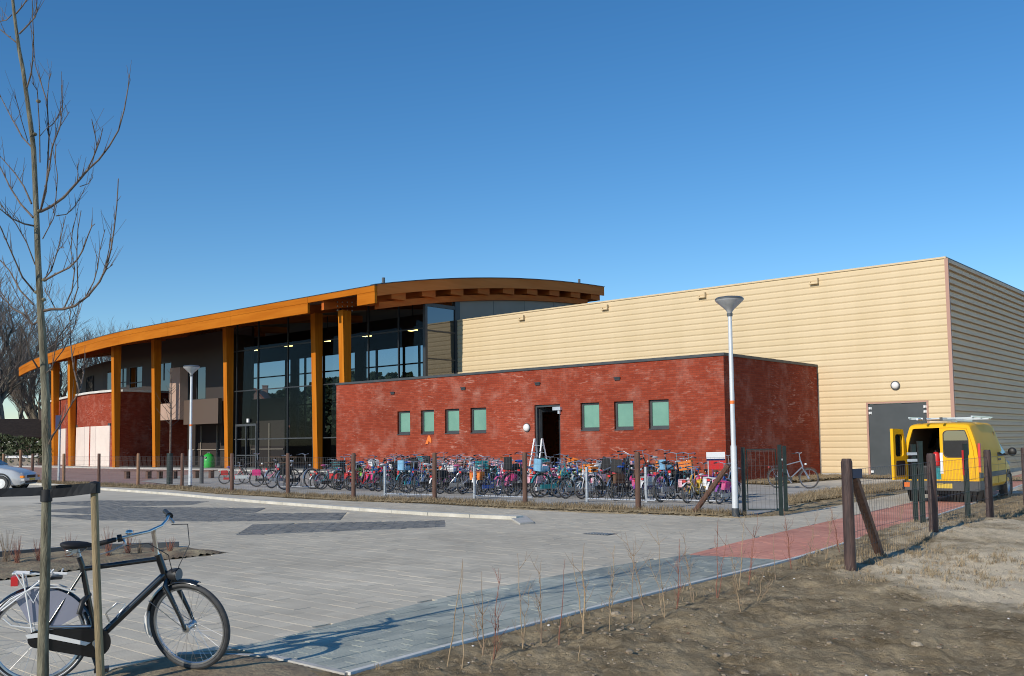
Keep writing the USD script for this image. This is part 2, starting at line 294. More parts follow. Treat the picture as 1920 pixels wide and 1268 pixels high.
# stone by stone where the stones can be told apart
def pave(surface, poly, mat_stuff, mats, L, Wd, ang, dmax, n_single, seed, gap=0.0045, drop=0.010, single="paving_stone", jitter=0.0012):
    rng = random.Random(seed); c, s = math.cos(ang), math.sin(ang)
    pp = prep(poly); x0, y0, x1, y1 = poly.bounds
    corners = [(x * c + y * s, -x * s + y * c) for x, y in ((x0, y0), (x1, y0), (x0, y1), (x1, y1))]
    a0, a1 = min(q[0] for q in corners), max(q[0] for q in corners); b0, b1 = min(q[1] for q in corners), max(q[1] for q in corners)
    out = []
    for j in range(int(b0 / Wd) - 1, int(b1 / Wd) + 2):
        for i in range(int(a0 / L) - 1, int(a1 / L) + 2):
            a = (i + 0.5 * (j % 2)) * L; b = j * Wd
            cx, cy = (a + L / 2) * c - (b + Wd / 2) * s, (a + L / 2) * s + (b + Wd / 2) * c
            if cy < 4.5 or cy > dmax: continue
            px, py = pix((cx, cy, 0))
            if px < -90 or px > 2010 or py > 1330: continue
            q = Polygon([(u * c - v * s, u * s + v * c) for u, v in ((a + gap / 2, b + gap / 2), (a + L - gap / 2, b + gap / 2), (a + L - gap / 2, b + Wd - gap / 2), (a + gap / 2, b + Wd - gap / 2))])
            if not pp.contains(q):
                if not pp.intersects(q): continue
                q = poly.intersection(q)
                q = max(q.geoms, key=lambda g: g.area) if hasattr(q, "geoms") and len(q.geoms) else q
                if q.geom_type != "Polygon" or q.area < 0.15 * L * Wd: continue
            out.append((cx * cx + cy * cy, q))
    out.sort(key=lambda t: t[0])
    rest = MB()
    for k, (d2, q) in enumerate(out):
        dz = rng.uniform(-jitter, jitter) - 0.001; tx, ty = rng.uniform(-0.003, 0.003), rng.uniform(-0.003, 0.003)
        p = np.array(q.exterior.coords)[:-1]
        if not q.exterior.is_ccw: p = p[::-1]
        n = len(p); cc = p.mean(0); inn = cc + (p - cc) * np.array([1 - 0.02, 1 - 0.02])
        zt = dz + (p - cc) @ np.array([tx, ty])
        v = np.vstack([np.column_stack([inn, zt]), np.column_stack([p, zt - 0.0008]), np.column_stack([p, np.full(n, -0.03)])])
        f = [(0, i, i + 1) for i in range(1, n - 1)]
        for i in range(n):
            i2 = (i + 1) % n
            f += [(n + i, n + i2, i2), (n + i, i2, i), (2 * n + i, 2 * n + i2, n + i2), (2 * n + i, n + i2, n + i)]
        if k < n_single: obj(single, (v, np.array(f)), mats[rng.randrange(len(mats))], surface)
        else: rest.add(v, f)
    if rest.ok(): obj("paving_stones", rest, mat_stuff, surface, kind="stuff")
    return len(out)
ANG_U = math.atan2(BR[1], BR[0])
near_disc = Polygon([(-60, -5), (60, -5), (60, 26), (-60, 26)])
yard = sheet("paved_yard", yard_poly, -0.012, "joint_sand")
pave(yard, yard_poly.difference(bays_u), "paver_pale", ["paver_pale_a", "paver_pale_b", "paver_pale_c"], 0.42, 0.21, ANG_U, 27, 300, 3)
sheet("paved_yard", yard_poly.difference(near_disc), -0.004, "far_paving")
for i, b in enumerate(bays):
    s_ = sheet("parking_bay", b, -0.0085, "paver_dark")
    pave(s_, b, "paver_dark", ["paver_dark"], 0.30, 0.15, ANG_U, 45, 0, 20 + i, gap=0.02, jitter=0.002)
strip = sheet("paved_strip", strip_poly, -0.012, "paver_blue")
ANG_S = math.atan2(*(G(1290, 1040) - G(660, 1161))[[1, 0]])
pave(strip, strip_poly, "paver_blue", ["paver_blue_a", "paver_blue_b"], 0.28, 0.14, ANG_S, 30, 220, 4, jitter=0.0022)
redp = sheet("red_path", red_poly, -0.012, "paver_red")
pave(redp, red_poly, "paver_red", ["paver_red_a"], 0.28, 0.14, ANG_S, 24, 120, 5)
# concrete edging between the soil and the paving, the raised kerb of the island
def ribbon(pts, width, z0, z1, mat, name, label=None, seg=None, parent=None):
    ln = LineString(pts); b = MB(); n = max(2, int(ln.length / (seg or 1.0)))
    for i in range(n):
        a, c = np.array(ln.interpolate(ln.length * i / n).coords[0]), np.array(ln.interpolate(ln.length * (i + 1) / n).coords[0])
        d = (c - a) / np.linalg.norm(c - a); a = a + d * 0.004; c = c - d * 0.004
        b.beam((*a, (z0 + z1) / 2), (*c, (z0 + z1) / 2), width, z1 - z0)
    return obj(name, b, mat, parent, kind="structure") if parent is None else obj(name, b, mat, parent)
epts = [G(x, y)[:2] for x, y in [(652, 1264), (700, 1249), (850, 1210), (975, 1177), (1100, 1144), (1300, 1094), (1480, 1051), (1590, 1017), (1720, 979), (1820, 946), (1925, 906)]]
ribbon(epts, 0.05, -0.2, 0.016, "concrete_white", "kerb_edging", seg=1.0)
ribbon([G(x, y)[:2] for x, y in [(333, 1226), (440, 1215.5), (540, 1238), (652, 1264)]], 0.05, -0.2, 0.010, "concrete", "kerb_edging", seg=1.0)
kp = np.array([G(x, y)[:2] for x, y in kerb_pts])
ribbon(kp, 0.26, -0.2, 0.07, "kerb_cream", "raised_kerb", seg=1.2)
kerb_end = Polygon([tuple(G(x, y)[:2]) for x, y in ((950, 968), (985, 970), (1000, 982), (975, 984))])
obj("raised_kerb", MB().poly(kerb_end.buffer(0.01), -0.2, 0.035), "concrete", kind="structure")
# pavement behind the kerb, the bicycle yard, the school's red paving, the path to the hall
yard_back = [(1384, 970), (1250, 964), (1100, 960), (985, 954), (815, 944), (663, 938), (540, 932), (341, 918), (165, 906), (-80, 895)]
bikeyard = Polygon([tuple(G(x, y)[:2]) for x, y in yard_back if x > 400] + [tuple(W3(-26, -9)[:2])] + [tuple(W3(s, w)[:2]) for s, w in ((-40, 4), (-22, 12), (0, 5), (6, 0), (4.0, -8), (0.5, -12))]).convex_hull
sheet("bicycle_yard", bikeyard, -0.004 - 0.012, "grey_paving")
school = Polygon([tuple(G(x, y)[:2]) for x, y in ((-200, 893), (165, 905.5), (341, 917.5), (420, 923))] + [tuple(W3(s, w)[:2]) for s, w in ((-26, -9), (-30, 9), (-60, 9), (-130, 40), (-150, 0))]).buffer(0).difference(bikeyard)
sheet("school_yard", school, -0.016, "school_paving")
plinth = MB().box(-58, -22.2, 3.7, 5.6, -0.1, 0.10)
# ================================================================ the red brick annex
LOC = tuple(B0)
an = thing("brick_annex", "long low red brick annex with seven small green windows behind the bicycles", "building", LOC, BROT)
WIN = [(-17.88, -16.97), (-16.21, -15.31), (-14.58, -13.65), (-12.93, -11.95), (-6.64, -5.69), (-4.95, -4.03), (-3.31, -2.39)]
DOOR = (-9.12, -7.72, 3.2); AH = 4.72
face = sbox(-22.62, 0, 0, AH)
for a, b in WIN: face = face.difference(sbox(a, 2.07, b, 3.20)) if False else face
face = sbox(-22.62, 0.0, 0.0, AH)
for a, b in WIN: face = face.difference(sbox(a, 2.07, b, 3.20))
face = face.difference(sbox(DOOR[0], -0.01, DOOR[1], DOOR[2]))
obj("wall", MB().poly(face, -0.3, 0.0, XZ), "red_brick", an)
obj("wall", MB().poly(sbox(0.302, 0, 8.34, AH), -0.3, 0.0, YZ), "red_brick", an, label="shaded right-hand brick end wall")
obj("wall", MB().poly(sbox(0.302, 0, 14.0, AH), -22.62, -22.32, YZ), "red_brick", an)
obj("roof", MB().box(-22.3, -0.32, 0.32, 8.3, AH - 0.45, AH - 0.25), "roof_felt", an)
c = MB().box(-22.66, 0.05, -0.05, 0.32, AH + 0.002, AH + 0.11)
obj("coping", c, "dark_grey", an)
obj("coping", MB().box(-0.32, 0.05, 0.325, 8.34, AH + 0.002, AH + 0.11), "dark_grey", an)
obj("coping", MB().box(-22.66, -22.3, 0.325, 14.0, AH + 0.002, AH + 0.11), "dark_grey", an)
for a, b in WIN:
    z0, z1 = 2.07, 3.20; b_ = MB(); t = 0.085; y0, y1 = 0.11, 0.20
    b_.box(a + .002, a + t, y0, y1, z0 + .002, z1 - .002).box(b - t, b - .002, y0, y1, z0 + .002, z1 - .002).box(a + t, b - t, y0, y1, z1 - t, z1 - .002).box(a + t, b - t, y0, y1, z0 + .002, z0 + t + 0.03)
    b_.box(a - 0.0, b + 0.0, -0.03, y0 - 0.002, z0 - 0.035, z0 + 0.0)
    w_ = obj("window", b_, "dark_grey", an)
    obj("pane", MB().box(a + t + .002, b - t - .002, y0 + 0.035, y0 + 0.055, z0 + t + .032, z1 - t - .002), "frosted_green_b" if a in (-16.21, -12.93, -4.95) else "frosted_green", w_)
# open doorway: frame, leaf swung inward, dark room
d0, d1, dz = DOOR
obj("door_frame", MB().box(d0 + .002, d0 + .08, .08, .2, 0, dz - .002).box(d1 - .08, d1 - .002, .08, .2, 0, dz - .002).box(d0 + .08, d1 - .08, .08, .2, dz - .1, dz - .002), "dark_grey", an)
lf = MB(); ang = rad(72); ax = (math.cos(ang), math.sin(ang), 0); ay = (-math.sin(ang), math.cos(ang), 0)
hx = np.array([d0 + 0.1, 0.22, 0]); Wd_ = 1.12
def leaf(b, u0, u1, z0, z1, th=0.05): b.obox(hx + np.array(ax) * (u0 + u1) / 2 + np.array([0, 0, (z0 + z1) / 2]), ax, ay, (0, 0, 1), u1 - u0, th, z1 - z0)
leaf(lf, 0, .12, .02, dz - .12); leaf(lf, Wd_ - .12, Wd_, .02, dz - .12); leaf(lf, .12, Wd_ - .12, .02, .35); leaf(lf, .12, Wd_ - .12, dz - .3, dz - .12)
dl = obj("door", lf, "dark_grey", an)
pn = MB(); leaf(pn, .122, Wd_ - .122, .352, dz - .302, .02); obj("pane", pn, "mirror_glass", dl)
obj("room", MB().box(-11.5, -11.4, .32, 4.0, -.05, AH - .5).box(-6.4, -6.3, .32, 4.0, -.05, AH - .5).box(-11.4, -6.4, 4.0, 4.1, -.05, AH - .5), "glulam_dark", an)
obj("door_closer", MB().box(d1 - .30, d1 + .12, -.14, -.005, dz - .26, dz - .12).box(d1 - .05, d1 + .05, -.1, -.003, dz - .42, dz - .26), "galvanised", an)
for s_ in (-18.2, -13.35, -8.9, -4.75):
    obj("overflow_vent", MB().box(s_ - .13, s_ + .13, -.05, -.002, 4.05, 4.16).box(s_ - .16, s_ + .16, -.07, -.052, 4.14, 4.18), "anthracite", an)
lm = obj("wall_lamp", MB().lathe([(0, -.12), (.1, -.11), (.155, -.07), (.165, -.002)], 20, (-9.54, -.0, 2.24), (0, -1, 0)).lathe([(.165, .0), (.165, .05), (.15, .1), (.1, .14), (0, .155)], 20, (-9.54, -.0, 2.24), (0, -1, 0)), "white_plastic", an, smooth=50)
obj("lamp_rim", MB().lathe([(.168, 0), (.19, 0), (.19, .05), (.168, .05)], 20, (-9.54, -.002, 2.24), (0, -1, 0)), "dark_grey", lm)

# ================================================================ the sports hall
hl = thing("sports_hall", "tall windowless sports hall clad in pale beige horizontal planks", "building", LOC, BROT)
HW, HS0, HS1, HH = 8.4, -21.9, 5.46, 8.83; NP = 32; PZ0 = 0.12; DP = (HH - 0.06 - PZ0) / NP
HD = (2.14, 4.56, 3.03); HDEEP = 46.0
def plank_profile(z0):  # outward distance, height
    return [(0.0, z0), (0.014, z0 + 0.004), (0.034, z0 + 0.05), (0.034, z0 + DP - 0.075), (0.014, z0 + DP - 0.03), (0.014, z0 + DP - 0.002), (0.0, z0 + DP - 0.002)]
def plank_front(s0, s1, z0, mat):
    pr = plank_profile(z0); n = len(pr); v = [(s, HW - o, z) for s in (s0, s1) for o, z in pr]
    f = [(i, i + 1, n + i + 1, n + i) for i in range(n - 1)]; tri = [(0, i + 1, i) for i in range(1, n - 1)] + [(n, n + i, n + i + 1) for i in range(1, n - 1)]
    b = MB(); b.add(v, [q[::-1] for q in f]); b.add(v, [q[::-1] for q in tri]); return obj("plank", b, mat, hl)
def plank_side(w0, w1, z0, mat):
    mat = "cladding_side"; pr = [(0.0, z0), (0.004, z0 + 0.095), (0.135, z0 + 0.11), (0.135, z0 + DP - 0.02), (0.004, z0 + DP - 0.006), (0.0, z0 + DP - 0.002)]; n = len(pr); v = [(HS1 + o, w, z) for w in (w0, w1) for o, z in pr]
    f = [(i, i + 1, n + i + 1, n + i) for i in range(n - 1)]
    b = MB(); b.add(v, [q[::-1] for q in f]); return obj("plank", b, mat, hl)
rp = random.Random(5)
for k in range(NP):
    z0 = PZ0 + k * DP; mt = rp.choice(["cladding", "cladding", "cladding_b"])
    s0 = HS0 if z0 > AH - 0.3 else 0.06
    if z0 + DP * 0.5 < HD[2]:
        plank_front(s0, HD[0] - 0.05, z0, mt); plank_front(HD[1] + 0.05, HS1 - 0.004, z0, mt)
    else: plank_front(s0, HS1 - 0.004, z0, mt)
    plank_side(HW + 0.05, HDEEP, z0, mt)
obj("wall", MB().box(HS0, HD[0], HW + .004, HW + .25, 0, HH - .1).box(HD[1], HS1 - .25, HW + .004, HW + .25, 0, HH - .1).box(HD[0], HD[1], HW + .004, HW + .25, HD[2] + .02, HH - .1).box(HS1 - .25, HS1 - .004, HW + .004, HDEEP, 0, HH - .1), "grey_panel", hl)
obj("roof", MB().box(HS0, HS1 - .02, HW + .26, HDEEP, HH - .3, HH - .12), "roof_felt", hl)
obj("roof_edge", MB().box(HS0, HS1 + .06, HW - .06, HW + .3, HH - .055, HH + .02), "cladding_b", hl)
obj("roof_edge", MB().box(HS1 - .3, HS1 + .06, HW + .304, HDEEP, HH - .055, HH + .02), "dark_grey", hl)
obj("corner_trim", MB().box(HS1 - .0, HS1 + .138, HW - .055, HW + .045, .05, HH - .06), "pink_trim", hl)
obj("plinth", MB().box(0.05, HD[0] - .02, HW - .03, HW + .2, -.1, PZ0 - .004).box(HD[1] + .02, HS1 + .03, HW - .03, HW + .2, -.1, PZ0 - .004).box(HS1 - .2, HS1 + .03, HW + .21, HDEEP, -.1, PZ0 - .004), "concrete", hl)
obj("door_frame", MB().box(HD[0] - .048, HD[0] + .03, HW - .05, HW + .1, .05, HD[2]).box(HD[1] - .03, HD[1] + .048, HW - .05, HW + .1, .05, HD[2]).box(HD[0] - .048, HD[1] + .048, HW - .05, HW + .1, HD[2] + .002, HD[2] + .06), "pink_trim", hl)
mid = (HD[0] + HD[1]) / 2
for a, b in ((HD[0] + .032, HD[1] - .032),):
    d_ = obj("door", MB().box(a, b, HW + .01, HW + .07, .06, HD[2] - .004), "door_grey", hl)
for x_ in (HD[0] + .1, HD[1] - .1):
    for z_ in (.2, 2.65, 2.85):
        obj("hinge", MB().lathe([(0, -.05), (.04, -.045), (.04, .045), (0, .05)], 10, (x_, HW - .03, z_)).box(x_ - .06, x_ + .06, HW - .012, HW + .008, z_ - .05, z_ + .05), "white_plastic", hl)
obj("threshold", MB().box(HD[0] - .1, HD[1] + .1, HW - .25, HW + .008, -.1, .058), "concrete", hl)
for s_ in (-16.83, -11.18, -5.52, 0.03):
    b = MB().box(s_ - .2, s_ + .2, HW - .20, HW - .047, 8.37, 8.42).box(s_ + .16, s_ + .2, HW - .20, HW - .047, 8.42, 8.62).box(s_ - .2, s_ - .16, HW - .12, HW - .047, 8.42, 8.5)
    obj("overflow_spout", b, "cladding_b", hl)
q = obj("wall_lamp", MB().lathe([(.15, .0), (.15, .05), (.13, .11), (.08, .15), (0, .165)], 20, (3.34, HW - .047, 3.76), (0, -1, 0)), "white_plastic", hl, smooth=50)
obj("lamp_rim", MB().lathe([(.152, 0), (.185, 0), (.185, .06), (.152, .06)], 20, (3.34, HW - .047, 3.76), (0, -1, 0)), "dark_grey", q)
objL("apron", MB().box(0.3, 12, HW - 1.0, HW - .26, -.12, 0.03), "concrete", kind="structure")
# ================================================================ the school building: curved timber roof on tapered posts, glazed front
sc = thing("school_building", "glazed school building under a wide orange timber roof on tapered posts", "building", LOC, BROT)
ZW = [(1.6, 10.05), (3.8, 10.49), (7.6, 11.1), (11.1, 11.59), (16.5, 12.09), (22.7, 12.38)]
def ztop(w): return float(np.interp(w, [q[0] for q in ZW], [q[1] for q in ZW]))
_zs = np.linspace(1.6, 22.7, 25); _pf = np.polyfit([q[0] for q in ZW], [q[1] for q in ZW], 3)
def ztop(w): return float(np.polyval(_pf, w))
EDGE = [(-21.42, 1.6), (-30, 1.6), (-40, 1.65), (-48.8, 1.85), (-53, 2.25), (-56.7, 2.8), (-62, 3.65), (-67.9, 4.75), (-72.5, 5.75), (-77.4, 6.86), (-82.2, 8.1), (-87.0, 9.46)]
def edge_w(s): return float(np.interp(-s, [-e[0] for e in EDGE], [e[1] for e in EDGE]))
def zroof(s, w):
    wi = edge_w(s); return ztop(1.6 + max(0, (w - wi)) * 21.0 / (22.6 - wi))
# deck
NS, NW_ = 34, 20
ss = -21.5 - (np.linspace(0, 1, NS)) * (87.0 - 21.5)
def deck(z_off):
    return np.array([[(s, edge_w(s) + .08 + (22.6 - edge_w(s) - .08) * j / (NW_ - 1), zroof(s, edge_w(s) + .08 + (22.6 - edge_w(s) - .08) * j / (NW_ - 1)) + z_off) for j in range(NW_)] for s in ss])
tp, bt = deck(-0.02), deck(-0.30)
b = MB(); fi = []
for i in range(NS - 1):
    for j in range(NW_ - 1): fi.append((i * NW_ + j, i * NW_ + j + 1, (i + 1) * NW_ + j + 1, (i + 1) * NW_ + j))
b.add(tp.reshape(-1, 3), fi); obj("roof", b, "roof_felt", sc)
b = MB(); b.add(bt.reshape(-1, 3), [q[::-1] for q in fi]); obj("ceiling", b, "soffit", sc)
# front fascia in lengths, with the notch above the corner post
def strip_along(s0, s1, out, thick, z0, z1, n=None):
    n = n or max(1, int(abs(s1 - s0) / 2.4)); v = []
    for i in range(n + 1):
        s = s0 + (s1 - s0) * i / n; w = edge_w(s) - out
        for ww in (w, w + thick):
            for z in (z0, z1): v.append((s, ww, z))
    f = []
    for i in range(n):
        a, c = 4 * i, 4 * i + 4
        f += [(a, c, c + 1, a + 1), (a + 2, a + 3, c + 3, c + 2), (a + 1, c + 1, c + 3, a + 3), (a, a + 2, c + 2, c)]
    f += [(0, 1, 3, 2), (4 * n, 4 * n + 2, 4 * n + 3, 4 * n + 1)]
    return MB().add(v, [q[::-1] for q in f] if s1 > s0 else f)
cuts = [-27.23, -35.2, -43.0, -50.5, -58.0, -66.0, -75.0, -87.0]
for a, c in zip(cuts[:-1], cuts[1:]):
    obj("fascia_board", strip_along(a - .01, c, 0.0, .16, 9.16, 9.74), "glulam", sc)
    obj("fascia_board", strip_along(a - .01, c, 0.02, .16, 9.748, 10.07), "glulam", sc)
obj("fascia_board", strip_along(-21.40, -22.86, 0.0, .16, 9.12, 9.74, 1), "glulam", sc)
obj("fascia_board", strip_along(-21.40, -27.22, 0.02, .16, 9.748, 10.07), "glulam", sc)
obj("roof_edge", strip_along(-21.38, -87.0, 0.035, .22, 10.075, 10.115), "anthracite", sc)
# right-hand end: arched fascia, purlin ends, rafter, end wall
def arch(s0, s1, w0, w1, top, bot, n=16):
    v = []
    for i in range(n + 1):
        w = w0 + (w1 - w0) * i / n
        for s in (s0, s1):
            for z in (ztop(w) + bot, ztop(w) + top): v.append((s, w, z))
    f = []
    for i in range(n):
        a, c = 4 * i, 4 * i + 4
        f += [(a, a + 1, c + 1, c), (a + 2, c + 2, c + 3, a + 3), (a + 1, a + 3, c + 3, c + 1), (a, c, c + 2, a + 2)]
    f += [(0, 2, 3, 1), (4 * n, 4 * n + 1, 4 * n + 3, 4 * n + 2)]
    return MB().add(v, f)
obj("end_fascia", arch(-21.47, -21.40, 1.78, 22.7, 0.05, -0.56), "glulam_end", sc)
obj("roof_edge", arch(-21.75, -21.36, 1.6, 22.74, 0.10, 0.055), "anthracite", sc)
obj("rafter", arch(-22.1, -21.74, 2.2, 21.2, -0.92, -1.27), "glulam_dark", sc)
for k in range(9):
    w = 2.9 + k * 2.3
    obj("purlin", MB().box(-24.5, -21.52, w, w + 1.05, ztop(w + .5) - 0.90, ztop(w + .5) - 0.33), "glulam_dark", sc)
obj("end_wall", arch(-22.05, -21.9, 8.62, 20.5, -1.28, -4.5), "grey_panel", sc)
obj("end_wall", MB().box(-22.05, -21.88, 20.5, 20.7, 8.5, 11.2), "grey_panel", sc)
for w_ in (11.6, 14.6, 17.6): obj("panel_joint", MB().box(-21.899, -21.89, w_, w_ + .02, 8.9, ztop(w_) - 1.3), "anthracite", sc)
# end glazing that mirrors the hall
z1g = ztop(5.9) - 1.3
fr = MB().box(-22.02, -21.82, 5.72, 5.9, 4.3, z1g).box(-22.02, -21.86, 8.2, 8.6, 4.3, z1g + .42).box(-22.0, -21.86, 5.9, 8.2, 4.3, 4.85)
fr.box(-22.0, -21.87, 5.9, 8.2, 8.02, 8.10).box(-22.0, -21.87, 5.9, 8.2, 6.42, 6.48).box(-22.0, -21.87, 5.9, 8.2, z1g - .1, z1g + .1)
eg = obj("end_window", fr, "anthracite", sc)
for a, c in ((4.86, 6.41), (6.49, 8.01), (8.11, z1g - .11)):
    obj("pane", MB().box(-21.96, -21.93, 5.902, 8.198, a, c), "mirror_glass", eg)
# tapered posts with rafters over them
def LF(px, py, w):
    d = ray(px, py); P0 = B0 + BW * w; return toL(CAM + d * (((P0 - CAM) @ BW) / (d @ BW)))
COLS = [(-26.1, 3.05), (-31.4, 5.1), (-41.4, 5.1), (-51.4, 5.15), (LF(208, 800, 3.6)[0], 3.6), (LF(126, 800, 5.0)[0], 5.0), (LF(95, 800, 6.5)[0], 6.5)]
for i, (s, w) in enumerate(COLS):
    zt = zroof(s, w + .3) - 0.85 if i else 9.35
    hw = 0.22; dt, db = 0.62, 0.36; wb = w + dt
    v = [(s - hw, wb - db, 0), (s + hw, wb - db, 0), (s + hw, wb, 0), (s - hw, wb, 0), (s - hw, w, zt), (s + hw, w, zt), (s + hw, wb, zt), (s - hw, wb, zt)]
    f = [(0, 1, 5, 4), (1, 2, 6, 5), (2, 3, 7, 6), (3, 0, 4, 7), (4, 5, 6, 7), (0, 3, 2, 1)]
    obj("post", MB().add(v, f), "glulam_post", sc)
    r0, r1 = edge_w(s) + .2, (17.5 if i else 20.0); n = 8; v = []
    for k in range(n + 1):
        ww = r0 + (r1 - r0) * k / n; zz = zroof(s, ww) - .31
        for x in (s - .11, s + .11):
            for z in (zz - .55, zz): v.append((x, ww, z))
    f = []
    for k in range(n):
        a, c = 4 * k, 4 * k + 4
        f += [(a, a + 1, c + 1, c), (a + 2, c + 2, c + 3, a + 3), (a, c, c + 2, a + 2)]
    f += [(0, 2, 3, 1)]
    bm = obj("beam", MB().add(v, f), "glulam_dark", sc)
    if i == 0:
        bo = MB()
        for a in range(4):
            for c in range(3): bo.disc((s + .113, 2.75 + a * .36, 9.08 + .22 + c * .24 + a * .03), (1, 0, 0), .045, 8, .02)
        obj("bolts", bo, "galvanised", bm)
# front glazing
GS0, GS1, GW = -21.95, -42.3, 5.8
xs = [-22.0, -24.2, -26.9, -29.6, -32.3, -35.0, -38.35, -40.95, -42.3]
zs = [0.1, 2.05, 5.4, 8.2]
gl = MB()
for x in xs: gl.box(x - .035, x + .035, GW, GW + .14, .05, zroof(x, GW) - .32)
obj("mullion", gl, "anthracite", sc) if False else None
for x in xs: obj("mullion", MB().box(x - .028, x + .028, GW, GW + .12, .05, zroof(x, GW) - .32), "anthracite", sc)
for z in zs: obj("transom", MB().box(GS1, GS0, GW + .01, GW + .12, z - .035, z + .035), "dark_grey" if z < 3 else "anthracite", sc)
for x0, x1 in zip(xs[:-1], xs[1:]):
    for z0, z1 in zip(zs, zs[1:] + [9.7]):
        obj("glass_pane", MB().add([(x1 + .037, GW + .055, z0 + .037), (x0 - .037, GW + .055, z0 + .037), (x0 - .037, GW + .055, z1 - .037), (x1 + .037, GW + .055, z1 - .037)], [(0, 1, 2, 3)]), "facade_glass", sc)
dr = obj("entrance_door", MB().box(-40.9, -40.78, GW - .08, GW - .005, .05, 3.1).box(-38.5, -38.38, GW - .08, GW - .005, .05, 3.1).box(-39.68, -39.6, GW - .07, GW - .005, .05, 3.0).box(-40.78, -38.5, GW - .08, GW - .005, 2.95, 3.1).box(-40.78, -38.5, GW - .06, GW - .005, .9, .98), "dark_grey", sc)
obj("door_lamp", MB().box(-39.5, -39.3, GW - .1, GW - .005, 3.2, 3.45), "white_plastic", dr)
# inside: floor, back wall with high windows, lamps
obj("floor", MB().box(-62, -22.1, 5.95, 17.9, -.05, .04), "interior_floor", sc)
BZ0, BZ1 = 2.2, 9.06
pil = [(LF(a, 700, 18)[0], LF(c, 700, 18)[0]) for a, c in ((546, 558), (667, 684))]
bw = MB().box(-64, -22.1, 18.0, 18.2, 0, BZ0).box(-34.9, -22.1, 18.0, 18.2, BZ0, 11.4).box(-64, -34.9, 18.0, 18.2, BZ1, 11.4).box(-64, -57.4, 18.0, 18.2, BZ0, BZ1).box(-62.2, -62, 8.6, 18, 0, 11)
for a, c in pil: bw.box(a, c, 17.9, 18.2, BZ0, BZ1)
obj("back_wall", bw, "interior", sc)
for px_ in (484, 536, 572, 607, 640, 706, 757, 786):
    x = LF(px_, 690, 18)[0]; obj("back_mullion", MB().box(x - .07, x + .07, 17.95, 18.1, BZ0, BZ1), "interior", sc)
obj("back_transom", MB().box(-57.3, -34.9, 17.96, 18.09, 7.66, 7.76).box(-57.3, -34.9, 17.96, 18.09, 5.0, 5.1), "interior", sc)
obj("back_window", MB().add([(-57.4, 18.12, BZ0), (-34.9, 18.12, BZ0), (-34.9, 18.12, BZ1), (-57.4, 18.12, BZ1)], [(0, 1, 2, 3)]), "back_glass", sc)
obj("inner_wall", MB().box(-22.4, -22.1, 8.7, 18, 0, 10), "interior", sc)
for s in (-43.62, -39.32, -34.88, -30.75, -26.37):
    k = .62 if s == -34.88 else 1.0
    l_ = obj("ceiling_lamp", MB().box(s - .3 * k, s + .3 * k, 8.85, 9.15, 8.66, 8.72), "lamp_glow", sc)
    obj("lamp_housing", MB().box(s - .36 * k, s + .36 * k, 8.8, 9.2, 8.722, 8.84).box(s - .02, s + .02, 8.98, 9.02, 8.84, 10.4), "interior", l_)
# left part: upper storey set back, bay, band, recess
UW = 8.0
wall = sbox(-63, 5.0, -42.4, 10.3)
wins = [((222, 690), (237.5, 727)), ((243, 687), (267, 727)), ((292, 680), (321, 757)), ((352, 688), (386, 760))]
wr = []
for p0, p1 in wins:
    a, c = LF(*p0, UW), LF(*p1, UW); wr.append((a[0], c[0], c[2], (a[2] + LF(p1[0], p0[1], UW)[2]) / 2))
for x0, x1, z0, z1 in wr: wall = wall.difference(sbox(x0, z0, x1, z1))
obj("upper_wall", MB().poly(wall, -(UW + .2), -UW, XZ), "dark_panel", sc)
for x0, x1, z0, z1 in wr:
    wf = obj("upper_window", MB().box(x0, x0 + .08, UW - .01, UW + .1, z0, z1).box(x1 - .08, x1, UW - .01, UW + .1, z0, z1).box(x0 + .08, x1 - .08, UW - .01, UW + .1, z1 - .08, z1).box(x0 + .08, x1 - .08, UW - .01, UW + .1, z0, z0 + .08).box((x0 + x1) / 2 - .03, (x0 + x1) / 2 + .03, UW, UW + .09, z0 + .08, z1 - .08).box(x0 + .08, x1 - .08, UW, UW + .085, z0 + .45, z0 + .52), "anthracite", sc)
    obj("pane", MB().box(x0 + .08, x1 - .08, UW + .05, UW + .06, z0 + .08, z1 - .08), "mirror_glass", wf)
bay = sbox(-56.15, 3.72, -52.2, 7.9).difference(sbox(-56.2, 5.0, -53.75, 8.0))
BWp = 7.3
sx = LF(313, 730, BWp)[0] - LF(313, 730, 8.0)[0]
obj("bay", MB().poly(sbox(-54.9, 3.72, -51.1, 7.8).difference(sbox(-55, 5.02, -52.6, 7.9)), -(UW - .01), -BWp, XZ), "taupe_panel", sc)
obj("bay_window", MB().box(-54.9, -52.62, BWp + .1, BWp + .14, 5.03, 6.9), "mirror_glass", sc)
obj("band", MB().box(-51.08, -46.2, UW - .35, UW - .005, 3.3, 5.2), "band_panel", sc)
obj("recess_wall", MB().box(-56.2, -42.5, 11.0, 11.2, 0, 5.2).box(-42.5, -42.36, 6.0, 7.95, 0, 9.6), "dark_panel", sc)
for x in (-54.0, -51.6, -49.2, -46.8, -44.4): obj("mullion", MB().box(x - .05, x + .05, 10.9, 10.99, 0, 3.3), "grey_panel", sc)
obj("transom", MB().box(-55.9, -42.6, 10.91, 10.985, 1.3, 1.37), "grey_panel", sc)
# the low brick wing on the left, bowed in plan
CRV = [(-56.3, 5.0), (-58.5, 4.85), (-61, 4.9), (-64, 5.45), (-68, 6.35), (-72, 7.3), (-76, 8.35), (-80, 9.6)]
WZ = 6.05
